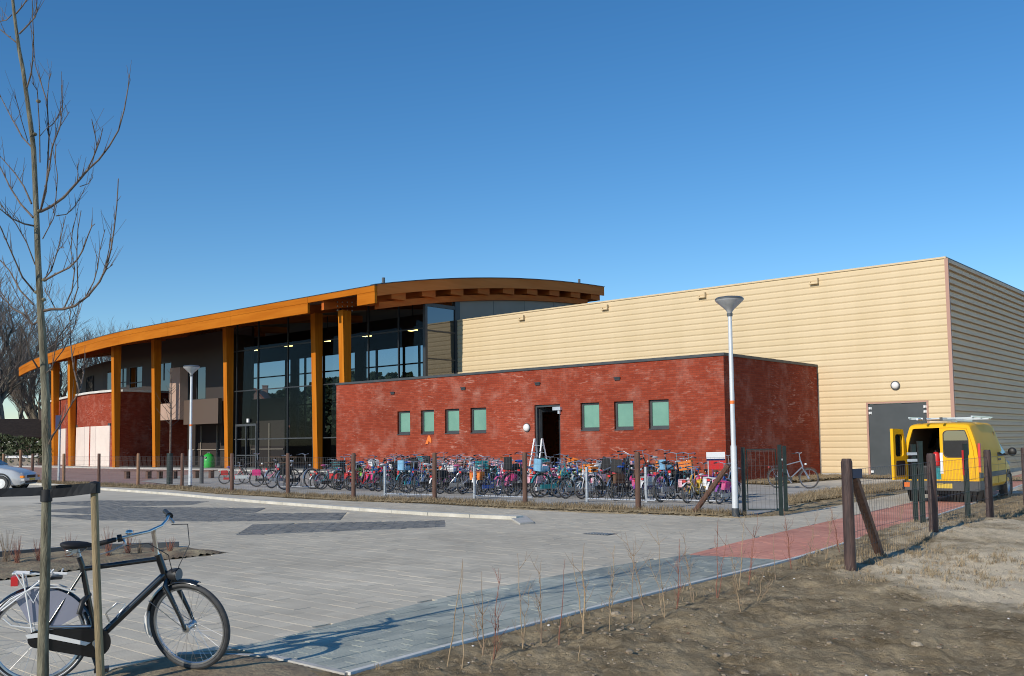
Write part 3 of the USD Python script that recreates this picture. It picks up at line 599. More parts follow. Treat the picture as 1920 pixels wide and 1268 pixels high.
# solid outline minus nothing; doors sit proud in shallow frames
wing = Polygon(CRV + [(-80, 16), (-56.3, 16)])
obj("wing_wall", MB().poly(wing, 0.0, WZ), "red_brick", sc)
cl = LineString(CRV)
cp = MB()
pts = [np.array(cl.interpolate(t).coords[0]) for t in np.linspace(0, cl.length, 14)]
for a, c in zip(pts[:-1], pts[1:]): cp.beam((*a, WZ + .09), (*c, WZ + .09), .36, .17)
obj("coping", cp, "concrete_white", sc)
obj("coping", MB().box(-56.45, -56.12, 5.2, 12, WZ + .006, WZ + .17), "concrete_white", sc)
obj("corner_trim", MB().box(-56.31, -56.24, 4.93, 5.05, 0, WZ), "concrete_white", sc)
def t_of(px):
    best = min(np.linspace(0, cl.length, 600), key=lambda t: abs(pix(W3(*cl.interpolate(t).coords[0], 1.5))[0] - px)); return best
def door_panel(px0, px1, z0, z1, mat, name, out=.03):
    t0, t1 = sorted((t_of(px0), t_of(px1))); a, c = np.array(cl.interpolate(t0).coords[0]), np.array(cl.interpolate(t1).coords[0])
    d = (c - a) / np.linalg.norm(c - a); nrm = np.array([-d[1], d[0]]); nrm = nrm if nrm[1] < 0 else -nrm
    cc = (a + c) / 2 + nrm * out
    return obj(name, MB().obox((*cc, (z0 + z1) / 2), (*d, 0), (*nrm, 0), (0, 0, 1), np.linalg.norm(c - a) - .03, .12, z1 - z0), mat, sc)
for a, c in ((144, 160), (160.3, 181), (181.3, 207)): door_panel(a, c, .08, 3.35, "cream_door", "folding_door")
door_panel(141, 208, 3.36, 3.55, "dark_grey", "door_lintel")
for a, c in ((100, 112), (112.3, 124)): door_panel(a, c, .08, 3.35, "cream_door", "folding_door")
# upper storey over the wing
uw2 = MB(); pu = [(-56.2, 8.4), (-62, 8.6), (-68, 9.4), (-74, 10.8), (-80, 12.4)]
for a, c in zip(pu[:-1], pu[1:]): uw2.beam((*a, 7.6), (*c, 7.6), .2, 3.6)
obj("upper_wall", uw2, "dark_panel", sc)
for a, c, m_ in (((-60.3, 8.4), (-62.4, 8.5), "grey_panel"), ((-63.4, 8.6), (-66.5, 9.05), "mirror_glass"), ((-71.5, 10.05), (-74.5, 10.8), "mirror_glass")):
    obj("upper_panel", MB().beam((*a, 7.3), (*c, 7.3), .08, 2.2), m_, sc)
objL("pavement", MB().box(-80, -22.7, 3.4, 5.6, -.1, .06), "concrete", kind="structure")
for px_, py_, s_ in ((719, 527, -21.6), (1086, 530, -21.6)):
    d = ray(px_, py_); P0 = B0 + BR * s_; p = toL(CAM + d * (((P0 - CAM) @ BR) / (d @ BR)))
    obj("roof_anchor", MB().box(s_ - .06, s_ + .06, p[1] - .06, p[1] + .06, ztop(p[1]) + .08, ztop(p[1]) + .40).box(s_ - .1, s_ + .1, p[1] - .1, p[1] + .1, ztop(p[1]) + .06, ztop(p[1]) + .12), "lamp_cap", sc)
# ================================================================ bare soil, the sandy rise on the right, beds
n = {"geo": ("geometry", {}), "n1": ("noise_texture", {"scale": 2.2, "detail": 9.0, "roughness": 0.62}), "r1": ("map_range", {"from_min": 0.36, "from_max": 0.68, "clamp": True}),
     "mx": ("mix", {"color1": (0.215, 0.160, 0.092), "color2": (0.52, 0.405, 0.25)}),
     "n2": ("noise_texture", {"scale": 9.0, "detail": 10.0, "roughness": 0.78}), "r2": ("map_range", {"from_min": 0.5, "from_max": 0.66, "clamp": True}), "m2": ("mix", {"color2": (0.58, 0.46, 0.30)}), "h2": ("math", {"math_type": "multiply", "value2": 0.75}),
     "at": ("attribute", {"attribute": "sand"}), "n3": ("noise_texture", {"scale": 1.1, "detail": 8.0, "roughness": 0.68}), "ad": ("math", {"math_type": "add"}), "r3": ("map_range", {"from_min": 0.82, "from_max": 1.16, "clamp": True}), "m3": ("mix", {"color2": (0.82, 0.68, 0.48)}),
     "n4": ("noise_texture", {"scale": 30.0, "detail": 8.0, "roughness": 0.75}), "bp": ("bump", {"strength": 1.0, "distance": 0.05}), "p": ("principled_bsdf", {"roughness": 0.97, "specular_ior_level": 0.08})}
l = [("geo.position", "n1.vector"), ("geo.position", "n2.vector"), ("geo.position", "n3.vector"), ("geo.position", "n4.vector"), ("n1.fac", "r1.value"), ("r1.result", "mx.fac"), ("n2.fac", "r2.value"), ("r2.result", "h2.value1"), ("h2.value", "m2.fac"), ("mx.color", "m2.color1"),
     ("at.fac", "ad.value1"), ("n3.fac", "ad.value2"), ("ad.value", "r3.value"), ("r3.result", "m3.fac"), ("m2.color", "m3.color1"), ("m3.color", "p.base_color"), ("n4.fac", "bp.height"), ("bp.normal", "p.normal")]
MATS["earth"] = usdkit.material(stage, "/World/Looks/earth", n, l, surface="p.BSDF")
import shapely
PAVED = shapely.union_all([strip_poly.buffer(.03), red_poly.buffer(.03), yard_poly.buffer(.03)])
shapely.prepare(PAVED)
sand_c = G(1890, 1090)[:2]; sand_d = G(1880, 1010)[:2]
def terrain(xy):
    d = shapely.distance(PAVED, shapely.points(xy)); p3 = np.column_stack([xy, np.zeros(len(xy))])
    lump = (meshkit.fbm(p3 * 1.3, 4, 1) - .5) * 0.15 + (meshkit.fbm(p3 * 6.0, 3, 7) - .5) * 0.05 + np.clip(meshkit.noise(p3 * 17.0, 9) - .55, 0, 1) * 0.03
    k = np.clip(d / 0.10, 0, 1) ; k = k * k * (3 - 2 * k)
    z = -0.005 + k * 0.016 + np.clip(d / .5, 0, 1) * (0.006 + lump) + k * (meshkit.fbm(p3 * 15.0, 3, 21) - .5) * 0.035
    far = np.clip((np.hypot(*xy.T) - 22) / 15, 0, 1)
    z = z * (1 - far) - 0.02 * far
    r = np.linalg.norm((xy - sand_d) / np.array([1.9, 2.6]), axis=1); z = z + 0.16 * np.exp(-r * r) * k
    return np.where(d <= 1e-6, -0.09, z), d
az = np.radians(np.linspace(-12, 42, 460)); rr = np.geomspace(4.3, 42, 430)
A_, R_ = np.meshgrid(az, rr); xy = np.column_stack([(R_ * np.sin(A_)).ravel(), (R_ * np.cos(A_)).ravel()])
zz, dd = terrain(xy)
nc = len(az); i_, j_ = np.meshgrid(np.arange(len(rr) - 1), np.arange(nc - 1), indexing="ij"); q = np.stack([i_ * nc + j_, i_ * nc + j_ + 1, (i_ + 1) * nc + j_ + 1, (i_ + 1) * nc + j_], -1).reshape(-1, 4)[:, ::-1]
# keep the soil on the camera's side of the paving and right of the path; the yards further off have their own ground
loc_ = (np.column_stack([xy, zz]) - B0); wl = loc_ @ BW; sl = loc_ @ BR
own = (wl < -6) | (sl > 5.5)
school_u = shapely.union_all([bikeyard, school]); inside = shapely.contains_xy(school_u, xy[:, 0], xy[:, 1])
keep = ((dd[q] > 1e-6).any(1)) & (~inside[q]).all(1) & own[q].all(1)
V = np.column_stack([xy, zz]); used, inv = np.unique(q[keep], return_inverse=True)
soil_mesh = (V[used], inv.reshape(-1, 4))
gs = usdkit.mesh(stage, numbered("/World", "bare_soil"), soil_mesh, MATS["earth"], True); info(gs, kind="structure")
sv = np.exp(-np.sum(((V[used][:, :2] - sand_c) / np.array([1.5, 1.9])) ** 2, 1)) * 1.1 + np.exp(-np.sum(((V[used][:, :2] - sand_d) / np.array([2.8, 5.0])) ** 2, 1)) * 0.55
UsdGeom.PrimvarsAPI(gs).CreatePrimvar("sand", Sdf.ValueTypeNames.FloatArray, "vertex").Set(Vt.FloatArray.FromNumpy(sv.astype(np.float32)))
def ground_z(x, y): return float(terrain(np.array([[x, y]]))[0][0])

def sheet_noise(name, poly, z, mat, amp=0.02, step=0.15, kind="structure"):
    x0, y0, x1, y1 = poly.bounds; gx, gy = np.meshgrid(np.arange(x0, x1 + step, step), np.arange(y0, y1 + step, step))
    p = np.column_stack([gx.ravel(), gy.ravel()]); d = shapely.distance(poly.boundary, shapely.points(p)); ins = shapely.contains_xy(poly, p[:, 0], p[:, 1])
    h = z + amp * np.clip(d / .2, 0, 1) * (0.4 + 1.2 * meshkit.fbm(np.column_stack([p * 4, np.zeros(len(p))]), 3, 5))
    nx = gx.shape[1]; i, j = np.meshgrid(np.arange(gx.shape[0] - 1), np.arange(nx - 1), indexing="ij"); q = np.stack([i * nx + j, i * nx + j + 1, (i + 1) * nx + j + 1, (i + 1) * nx + j], -1).reshape(-1, 4)
    q = q[ins[q].all(1)]
    if len(q):
        us, iv = np.unique(q, return_inverse=True); p, h, q = p[us], h[us], iv.reshape(-1, 4)
        obj(name, (np.column_stack([p, h]), q), mat, None, smooth=True, kind=kind)
M("dry_turf", (0.26, 0.19, 0.105), 0.95, col2=(0.40, 0.31, 0.18), scale=3.0, detail=8, bump=0.8, bscale=25, spec=0.1)
M("bed_soil", (0.20, 0.145, 0.10), 0.95, col2=(0.34, 0.28, 0.18), scale=3.0, detail=8, bump=0.8, bscale=25, spec=0.1)
sheet("planting_bed", bed_poly, -0.008, "bed_soil"); sheet_noise("planting_bed", bed_poly, -0.006, "bed_soil", 0.06, 0.07)
sheet("soil_patch", patch_poly, -0.008, "bed_soil"); sheet_noise("soil_patch", patch_poly, -0.006, "bed_soil", 0.018, 0.05)
bx_ = list(bed_poly.exterior.coords)
obj("kerb_edging", MB().beam((*G(-60, 1049)[:2], -.04), (*G(180, 1031)[:2], -.04), .09, .24).beam((*G(180, 1031)[:2], -.04), (*G(335, 1026)[:2], -.04), .09, .24), "dark_grey", kind="structure")
# fence line of the bicycle yard, and of the plot on the right
FP = [(435, 925), (540, 930), (663, 937), (815, 941), (985, 950), (1197, 958)]
fpts = [G(x, y)[:2] for x, y in FP]
a_, b_ = np.array(G(435, 925)[:2]), np.array(G(341, 917)[:2])
dirl = -_e[:2] if False else np.array(_e[:2]); base = fpts[0]
left = [G(341, 917)[:2]]
for k in range(1, 7): left.append(left[0] + dirl * 3.35 * k)
line_l = left[::-1] + fpts + [G(1379, 966)[:2]]
strip_f = LineString([tuple(p) for p in line_l]).buffer(0.55, cap_style=2)
sheet("fence_verge", strip_f, 0.002, "dry_turf"); sheet_noise("fence_verge", strip_f, 0.004, "dry_turf", 0.03, 0.10)
verge2 = Polygon([tuple(G(x, y)[:2]) for x, y in ((1478, 948), (1560, 937), (1705, 917), (1705, 906), (1560, 921), (1478, 934))])
sheet("verge", verge2, 0.001, "dry_turf"); sheet_noise("verge", verge2, 0.003, "dry_turf", 0.08, 0.16)
verge3 = Polygon([tuple(W3(s, w)[:2]) for s, w in ((0.4, 0.3), (0.4, HW - 1.05), (12, HW - 1.05), (12, HW - 2.2), (2.2, HW - 2.2), (1.8, -0.2))])
sheet("verge", verge3, 0.001, "dry_turf"); sheet_noise("verge", verge3, 0.003, "dry_turf", 0.10, 0.16)
hall_path = Polygon([tuple(W3(s, w)[:2]) for s, w in ((1.9, -1), (2.3, HW - 2.25), (14, HW - 2.25), (20, 14), (26, 10), (10, -2))]).difference(verge2).difference(red_poly).difference(yard_poly)
sheet("hall_path", hall_path, -0.006, "far_paving")
WIRE = "wire"
def wire_panel(name, p0, p1, parent, h0=.06, h1=1.22, dv=.10, dh=.20, r=.0022):
    p0, p1 = np.asarray(p0, float), np.asarray(p1, float); L = np.linalg.norm(p1 - p0); b = MB(); d = (p1 - p0) / L
    for k in range(int(L / dv) + 1):
        q = p0 + d * min(L, k * dv); b.tube([(*q, h0), (*q, h1)], r, 3, False)
    for k in range(int((h1 - h0) / dh) + 1):
        z = h0 + k * dh; b.tube([(*p0, z), (*p1, z)], r * 1.25, 3, False)
    b.tube([(*p0, h1), (*p1, h1)], r * 1.6, 3, False)
    return obj(name, b, "wire", parent)
def round_post(name, p, h, r, mat, parent, seed=0, lean=(0, 0)):
    rg = random.Random(seed); z0 = -.1
    pts = [(p[0] + lean[0] * t * h, p[1] + lean[1] * t * h, z0 + (h - z0) * t) for t in (0, .3, .6, .97, 1.0)]
    return obj(name, MB().tube(pts, [r, r * 1.0, r * .98, r * .97, r * .8], 10), mat, parent, smooth=40)
fence = thing("wire_fence", "long wire mesh fence on brown timber posts in front of the parked bicycles", "fence")
for k, p in enumerate(line_l[:-1]): round_post("fence_post", p, 1.35, .066, "post_wood" if k > 6 else ("post_wood_pale" if k % 2 else "post_wood"), fence, k, (random.Random(k).uniform(-.012, .012), 0))
endp = np.array(G(1376, 966)[:2])
for p, q_ in zip(line_l[:-1], line_l[1:-1] + [endp]): wire_panel("wire_mesh", p, q_, fence)
tb = D(1366, 872, endp[1] + .1); br0 = G(1298, 962)
obj("brace", MB().tube([tuple(tb), (*br0[:2], -.05)], [.06, .065], 8), "post_wood", fence, smooth=40)
RP = [G(1595, 1072)[:2], G(1752, 1018)[:2], G(1857, 980)[:2]]; dr_ = (RP[2] - RP[0]) / 2
RP += [RP[2] + dr_ * .95, RP[2] + dr_ * 1.9]
fence2 = thing("wire_fence", "wire mesh fence on dark brown posts along the red path, ending in a slanted brace", "fence")
for k, p in enumerate(RP): round_post("fence_post", p, 1.355, .068, "post_dark", fence2, 40 + k, (random.Random(k + 9).uniform(-.01, .01), 0))
for p, q_ in zip(RP[:-1], RP[1:]): wire_panel("wire_mesh", p, q_, fence2)
bt_ = D(1600, 892, RP[0][1] + .06); bb_ = G(1655, 1046)
obj("brace", MB().tube([tuple(bt_), (*bb_[:2], -.08)], [.062, .066], 8), "post_wood", fence2, smooth=40)
# dark green steel gates
def gate(name, label, posts, leaf=None, h=1.47):
    g = thing(name, label, "gate")
    for (x, y, hh) in posts:
        p = G(x, y); obj("gate_post", MB().box(p[0] - .036, p[0] + .036, p[1] - .036, p[1] + .036, -.1, hh).box(p[0] - .04, p[0] + .04, p[1] - .04, p[1] + .04, hh, hh + .015), "dark_green", g)
    if leaf:
        a, c = (np.array(G(*q)[:2]) for q in leaf); d = (c - a) / np.linalg.norm(c - a); a = a + d * .08; c = c - d * .08
        fr_ = MB()
        for u, v in (((*a, .12), (*a, h - .08)), ((*c, .12), (*c, h - .08)), ((*a, .12), (*c, .12)), ((*a, h - .08), (*c, h - .08))): fr_.beam(u, v, .016, .016, (1, 0.2, .1))
        lf_ = obj("gate_leaf", fr_, "dark_green", g)
        wire_panel("wire_mesh", a, c, lf_, .14, h - .1, .09, .3, .003)
    return g
gate("yard_gate", "closed dark green steel gate with wire leaf beside the tall street lamp", [(1382, 967, 1.40), (1396, 966, 1.42), (1465, 967, 1.47), (1474, 960, 1.44)], ((1396, 966), (1465, 967)))
g2 = gate("path_gate", "dark green steel gate posts with white fittings standing before the yellow van", [(1718, 985, 1.46), (1731, 994, 1.52), (1816, 984, 1.46)], None)
for z in (1.28, 1.16): p = G(1718, 985); obj("latch", MB().box(p[0] - .14, p[0] + .08, p[1] - .07, p[1] - .048, z, z + .05), "galvanised", g2)
p = G(1816, 984); obj("reflector", MB().box(p[0] - .052, p[0] - .046, p[1] - .03, p[1] + .03, .9, 1.36), "red", g2)
p = G(1731, 994); obj("keybox", MB().box(p[0] - .3, p[0] - .22, p[1] - .05, p[1], .75, .83), "orange", g2)
# street lamps
def street_lamp(px, py, label):
    p = G(px, py); t = thing("street_lamp", label, "lamp", (p[0], p[1], 0), 0, "pole lamps with inverted cone heads")
    obj("pole", MB().tube([(0, 0, -.1), (0, 0, 1.45), (0, 0, 1.5), (0, 0, 4.28)], [.066, .064, .05, .042], 16), "pole_white", t, smooth=40)
    obj("base", MB().tube([(0, 0, -.05), (0, 0, .16), (0, 0, .17)], [.075, .075, .067], 16), "dark_grey", t, smooth=40)
    obj("marker_band", MB().tube([(0, 0, 2.36), (0, 0, 2.43)], .052, 16), "orange", t, smooth=40)
    hd = obj("lamp_head", MB().lathe([(.05, 4.27), (.055, 4.32), (.10, 4.38), (.20, 4.47), (.285, 4.545), (.30, 4.57), (.30, 4.585)], 28), "lamp_lens", t, smooth=40)
    obj("lamp_cover", MB().lathe([(.302, 4.575), (.305, 4.60), (.27, 4.63), (.12, 4.655), (0, 4.66)], 28), "lamp_cap", hd, smooth=40)
    obj("collar", MB().lathe([(.06, 4.23), (.065, 4.29), (.03, 4.30)], 16), "lamp_cap", hd, smooth=40)
    return t
street_lamp(1379, 968, "tall white pole lamp at the yard gate, before the corner of the brick annex")
street_lamp(356.5, 918, "white pole lamp on the left, before the timber posts of the school")
# manhole plate in the yard
pm = [G(x, y) for x, y in ((1104, 1000), (1150, 1003))]
mh = thing("manhole_cover", "narrow grey drain plate let into the pale paving", "drain", (pm[0][0], pm[0][1], 0), deg(math.atan2(pm[1][1] - pm[0][1], pm[1][0] - pm[0][0])))
obj("plate", MB().box(0, .5, -.16, .16, -.02, .006), "dark_grey", mh)
sl_ = MB()
for k in range(7): sl_.box(.05 + k * .06, .075 + k * .06, -.12, .12, .0061, .010)
obj("grate", sl_, "concrete", mh)
# ================================================================ bicycles in the yard
BCOL = {"black": (0.012, 0.012, 0.014), "dark green": (0.012, 0.05, 0.03), "pink": (0.62, 0.10, 0.26), "red": (0.50, 0.025, 0.025), "blue": (0.02, 0.09, 0.38), "white": (0.72, 0.72, 0.72), "silver": (0.45, 0.47, 0.49), "orange": (0.75, 0.20, 0.02), "teal": (0.02, 0.24, 0.27), "purple": (0.19, 0.05, 0.26), "light blue": (0.20, 0.42, 0.60), "yellow": (0.62, 0.42, 0.04), "magenta": (0.66, 0.03, 0.20), "lime green": (0.24, 0.60, 0.08), "pale pink": (0.72, 0.42, 0.48), "brown": (0.12, 0.06, 0.03)}
for k, c in BCOL.items():
    nm = k.replace(" ", "_")
    if k == "silver": M("bike_" + nm, c, 0.3, 0.7)
    else: M("bike_" + nm, c, 0.35, coat=0.4)
    M("bag_" + nm, tuple(min(.8, x * 1.1) for x in c), 0.7, col2=tuple(x * .75 for x in c), scale=8)
M("rubber", (0.035, 0.034, 0.033), 0.8, col2=(0.07, 0.066, 0.06), scale=20)
M("rim_metal", (0.55, 0.56, 0.58), 0.3, 0.9)
M("black_plastic", (0.02, 0.02, 0.021), 0.45)
M("lamp_glass", (0.7, 0.7, 0.66), 0.15, coat=0.8)
def circle(c, r, n, plane="xz", a0=0.0, a1=2 * math.pi):
    t = np.linspace(a0, a1, n, endpoint=abs(a1 - a0) < 6.28)
    return np.column_stack([c[0] + r * np.cos(t), np.full(n, c[1]), c[2] + r * np.sin(t)])
def make_bike(key, frame, style, extras, saddle="black", loc=(0, 0, 0), rotz=0, label="", ncat="bicycle", size=1.0, R=0.33):
    """Low-polygon upright bicycle: x forward, wheels on z=0."""
    t = thing("bicycle", label, ncat, loc, rotz, "bicycles parked in front of the red brick wall"); k = size
    fm = "bike_" + frame.replace(" ", "_"); wb = 1.06 * k; xr, xf = -.5 * wb, .5 * wb; bb = (xr + .43 * k, 0, .30 * k); st = (xr + .27 * k, 0, .80 * k); hb = (xf - .19 * k, 0, .70 * k); ht = (xf - .27 * k, 0, .92 * k); R = R * k
    b = MB(); tr = .017 * k
    b.tube([bb, (st[0], 0, st[2])], tr, 6, False); b.tube([bb, hb], tr * 1.2, 6, False); b.tube([hb, ht], tr * 1.25, 6)
    if style == "high": b.tube([(st[0] + .02, 0, st[2] - .06), (ht[0], 0, ht[2] - .05)], tr, 6, False)
    else: b.tube([(bb[0] - .05, 0, bb[2] + .17 * k), (bb[0] + .25 * k, 0, bb[2] + .22 * k), (ht[0] + .02, 0, ht[2] - .12 * k)], tr, 6, False)
    for s in (-1, 1):
        b.tube([(xr, s * .055, R), (st[0] + .01, s * .02, st[2] - .12 * k)], tr * .6, 5, False); b.tube([(xr, s * .055, R), bb], tr * .7, 5, False)
        b.tube([hb, (hb[0] + .01, s * .045, hb[2] - .05), (xf, s * .05, R)], tr * .8, 5, False)
    obj("frame", b, fm, t)
    for x in (xr, xf):
        w = obj("wheel", MB().tube(circle((x, 0, R), R - .018, 18), .019, 5, closed=True), "rubber", t)
        s_ = MB().tube(circle((x, 0, R), R - .045, 18), .010, 4, closed=True).tube([(x, -.05, R), (x, .05, R)], .022, 6)
        for a in range(9):
            an = a * 2 * math.pi / 9; s_.tube([(x, .03 if a % 2 else -.03, R), (x + (R - .05) * math.cos(an), 0, R + (R - .05) * math.sin(an))], .0018, 3, False)
        obj("rim", s_, "rim_metal", w)
    g = MB()
    for x, a0, a1 in ((xr, .15, 2.9), (xf, .75, 3.1)):
        c = circle((x, 0, R), R + .022, 9, a0=a0, a1=a1)
        for p, q in zip(c[:-1], c[1:]): g.beam(p, q, .055, .006, (0, 1, 0) if False else (p - np.array([x, 0, R])))
    obj("mudguard", g, ("bike_" + extras["guard"]) if "guard" in extras else ("black_plastic", fm, "rim_metal", "bike_white")[(len(frame) * 3 + len(style) + int(size * 100)) % 4], t)
    obj("saddle", MB().sphere((st[0] - .06 * k, 0, st[2] + .12 * k), .1, 1, (1.25 * k, .75 * k, .38 * k)).tube([(st[0], 0, st[2] - .02), (st[0] - .02, 0, st[2] + .1 * k)], .013, 5), "bag_" + saddle, t, smooth=True)
    hz = ht[2] + .20 * k; hx = ht[0] - .02
    h = MB().tube([ht, (hx, 0, hz)], .014, 6).tube([(hx - .13 * k, -.25 * k, hz), (hx + .02, -.18 * k, hz + .03), (hx + .04, 0, hz), (hx + .02, .18 * k, hz + .03), (hx - .13 * k, .25 * k, hz)], .011, 6)
    hbar = obj("handlebar", h, "rim_metal", t)
    obj("grip", MB().tube([(hx - .15 * k, -.255 * k, hz - .005), (hx - .04 * k, -.22 * k, hz + .012)], .017, 6).tube([(hx - .15 * k, .255 * k, hz - .005), (hx - .04 * k, .22 * k, hz + .012)], .017, 6), "bag_" + extras.get("grip", "black"), hbar)
    ca = MB(); zc = 2 * R + .055
    for s in (-.06, 0, .06): ca.tube([(xr - .24 * k, s, zc), (xr + .22 * k, s, zc)], .006, 4)
    for s in (-.065, .065): ca.tube([(xr, s, R), (xr - .16 * k, s, zc)], .005, 4).tube([(xr, s, R), (xr + .02, s, zc)], .005, 4)
    obj("carrier", ca, "rim_metal" if extras.get("rack") else "black_plastic", t)
    obj("chain_case", MB().box(xr - .05, bb[0] + .1 * k, -.075, -.04, bb[2] - .06 * k, bb[2] + .06 * k), ("black_plastic", fm, "bike_silver")[(len(frame) + int(size * 100)) % 3], t)
    obj("crank", MB().tube([(bb[0], -.1, bb[2]), (bb[0] + .1, -.1, bb[2] - .12 * k), (bb[0] + .1, -.2, bb[2] - .12 * k)], .012, 5).tube([(bb[0], .1, bb[2]), (bb[0] - .1, .1, bb[2] + .12 * k), (bb[0] - .1, .2, bb[2] + .12 * k)], .012, 5), "rim_metal", t)
    obj("tail_lamp", MB().box(xr - .27 * k, xr - .245 * k, -.04, .04, zc - .06, zc - .005), "red", t)
    obj("headlamp", MB().sphere((hb[0] + .1, 0, hb[2] + .08), .036, 1, (1.2, 1, 1)), "lamp_glass", t, smooth=True)
    if "bags" in extras:
        for s in (-1, 1):
            y0, y1 = (.075, .17) if s > 0 else (-.17, -.075)
            c = MB().box(xr - .19 * k, xr + .17 * k, y0, y1, zc - .23 * k, zc - .01); obj("saddlebag", c, "bag_" + extras["bags"].replace(" ", "_"), t)
        obj("bag_flap", MB().box(xr - .16 * k, xr + .12 * k, -.18, .18, zc + .008, zc + .02).box(xr - .18 * k, xr + .16 * k, -.182, -.173, zc - .12, zc + .008).box(xr - .18 * k, xr + .16 * k, .173, .182, zc - .12, zc + .008), "bag_" + extras.get("flap", extras["bags"]).replace(" ", "_"), t)
    if "crate" in extras:
        cx = xf + .03; z0 = hb[2] + .10; cr = MB()
        for (x0, x1, y0, y1) in ((cx - .15, cx - .14, -.19, .19), (cx + .14, cx + .15, -.19, .19), (cx - .14, cx + .14, -.19, -.18), (cx - .14, cx + .14, .18, .19)):
            for zz in (0, .085, .17): cr.box(x0, x1, y0, y1, z0 + zz, z0 + zz + .06)
        cr.box(cx - .14, cx + .14, -.18, .18, z0, z0 + .01); obj("front_crate", cr, "bag_" + extras["crate"].replace(" ", "_"), t)
    if "seat" in extras:
        obj("child_seat", MB().box(xr - .12, xr + .15, -.15, .15, zc + .01, zc + .06).box(xr - .17, xr - .12, -.15, .15, zc + .01, zc + .34).box(xr - .1, xr + .1, -.17, -.155, zc + .06, zc + .16).box(xr - .1, xr + .1, .155, .17, zc + .06, zc + .2), "bag_" + extras["seat"].replace(" ", "_"), t)
    if "flag" in extras:
        obj("pennant", MB().tube([(xr - .1, .1, R), (xr - .14, .1, 1.45 * k)], .004, 4).add([(xr - .14, .1, 1.45 * k), (xr - .14, .1, 1.31 * k), (xr - .34, .12, 1.38 * k), (xr - .14, .105, 1.45 * k), (xr - .14, .105, 1.31 * k), (xr - .34, .125, 1.38 * k)], [(0, 1, 2), (3, 5, 4)]), "bag_" + extras["flag"], t)
    return t
KINDS = [  # frame, style, extras, size
    ("pink", "low", {"bags": "magenta"}, .86), ("black", "high", {"rack": 1}, 1.05), ("red", "low", {"bags": "red"}, .82), ("blue", "low", {"grip": "blue"}, .84), ("white", "low", {"bags": "pale pink", "flap": "pale pink"}, .86),
    ("dark green", "low", {"crate": "black"}, 1.04), ("silver", "high", {"rack": 1}, 1.02), ("magenta", "low", {"bags": "magenta", "flap": "pale pink"}, .8), ("teal", "low", {"bags": "lime green"}, .88), ("purple", "low", {"crate": "brown"}, .9),
    ("orange", "high", {"flag": "orange"}, .76), ("light blue", "low", {"bags": "blue"}, .84), ("black", "low", {"bags": "black"}, 1.04), ("yellow", "low", {"bags": "yellow"}, .78), ("red", "high", {"guard": "red"}, .8), ("pale pink", "low", {"crate": "white"}, .84),
    ("black", "low", {"seat": "black"}, 1.06), ("blue", "high", {"rack": 1}, .9), ("silver", "low", {"bags": "pink"}, .92), ("dark green", "high", {}, 1.0), ("magenta", "low", {"guard": "white"}, .76), ("teal", "high", {"grip": "teal"}, .86), ("white", "low", {"crate": "orange"}, .9), ("brown", "low", {"bags": "brown"}, 1.0)]
KINDS += [(f_, s_, e_, z_) for f_, s_, e_, z_ in (("white", "low", {"bags": "pink"}, .82), ("pink", "low", {"crate": "white"}, .80), ("silver", "low", {"bags": "light blue"}, .9), ("light blue", "low", {"crate": "pale pink"}, .86), ("black", "high", {"bags": "magenta"}, 1.0), ("red", "low", {"bags": "pale pink", "flap": "white"}, .84), ("blue", "low", {"bags": "white"}, .88), ("purple", "low", {"bags": "pink", "flap": "magenta"}, .8), ("silver", "high", {"crate": "teal"}, .94), ("dark green", "low", {"bags": "orange"}, .98), ("white", "high", {"guard": "white"}, .82), ("pale pink", "low", {"bags": "red"}, .78), ("teal", "low", {"seat": "light blue"}, 1.02), ("orange", "low", {"bags": "pale pink"}, .8))]
def words(k):
    fr, stl, ex, sz = k; who = "small" if sz < .83 else ("medium" if sz < .97 else "large")
    acc = "with high crossbar" if stl == "high" else "with low step-through frame"
    if "bags" in ex: acc = f"with {ex['bags']} saddlebags"
    elif "crate" in ex: acc = f"with {ex['crate']} front crate"
    elif "seat" in ex: acc = "with child seat"
    elif "flag" in ex: acc = "with tall pennant"
    return f"{who} {fr} bicycle {acc}"
ORD = ["first", "second", "third", "fourth", "fifth", "sixth", "seventh", "eighth", "ninth", "tenth", "eleventh", "twelfth", "thirteenth", "fourteenth", "fifteenth", "sixteenth", "seventeenth", "eighteenth", "nineteenth", "twentieth", "21st", "22nd", "23rd", "24th", "25th", "26th", "27th", "28th", "29th", "30th", "31st", "32nd", "33rd", "34th", "35th", "36th", "37th", "38th", "39th", "40th", "41st", "42nd", "43rd", "44th", "45th"]
rb = random.Random(77); FIRST = {}
def put_bike(s, w, rot, kind, label, tilt=0.0):
    p = W3(s, w); k = KINDS[kind]
    if kind not in FIRST:
        FIRST[kind] = make_bike(kind, k[0], k[1], k[2], size=k[3], saddle=rb.choice(["black", "black", "white", "brown", "pink", "blue", "silver"]), loc=(p[0], p[1], -.014), rotz=rot, label=label)
    else: dup(FIRST[kind], (p[0], p[1], -.014), rot, label, tilt=tilt or None, scale=rb.uniform(.95, 1.09))
rows = [("front", -9.55, -11.6, 5.3, .43), ("second", -7.55, -12.6, 4.4, .44), ("third", -5.05, -14.6, 2.0, .45), ("rear", -2.7, -15.6, -.4, .56)]
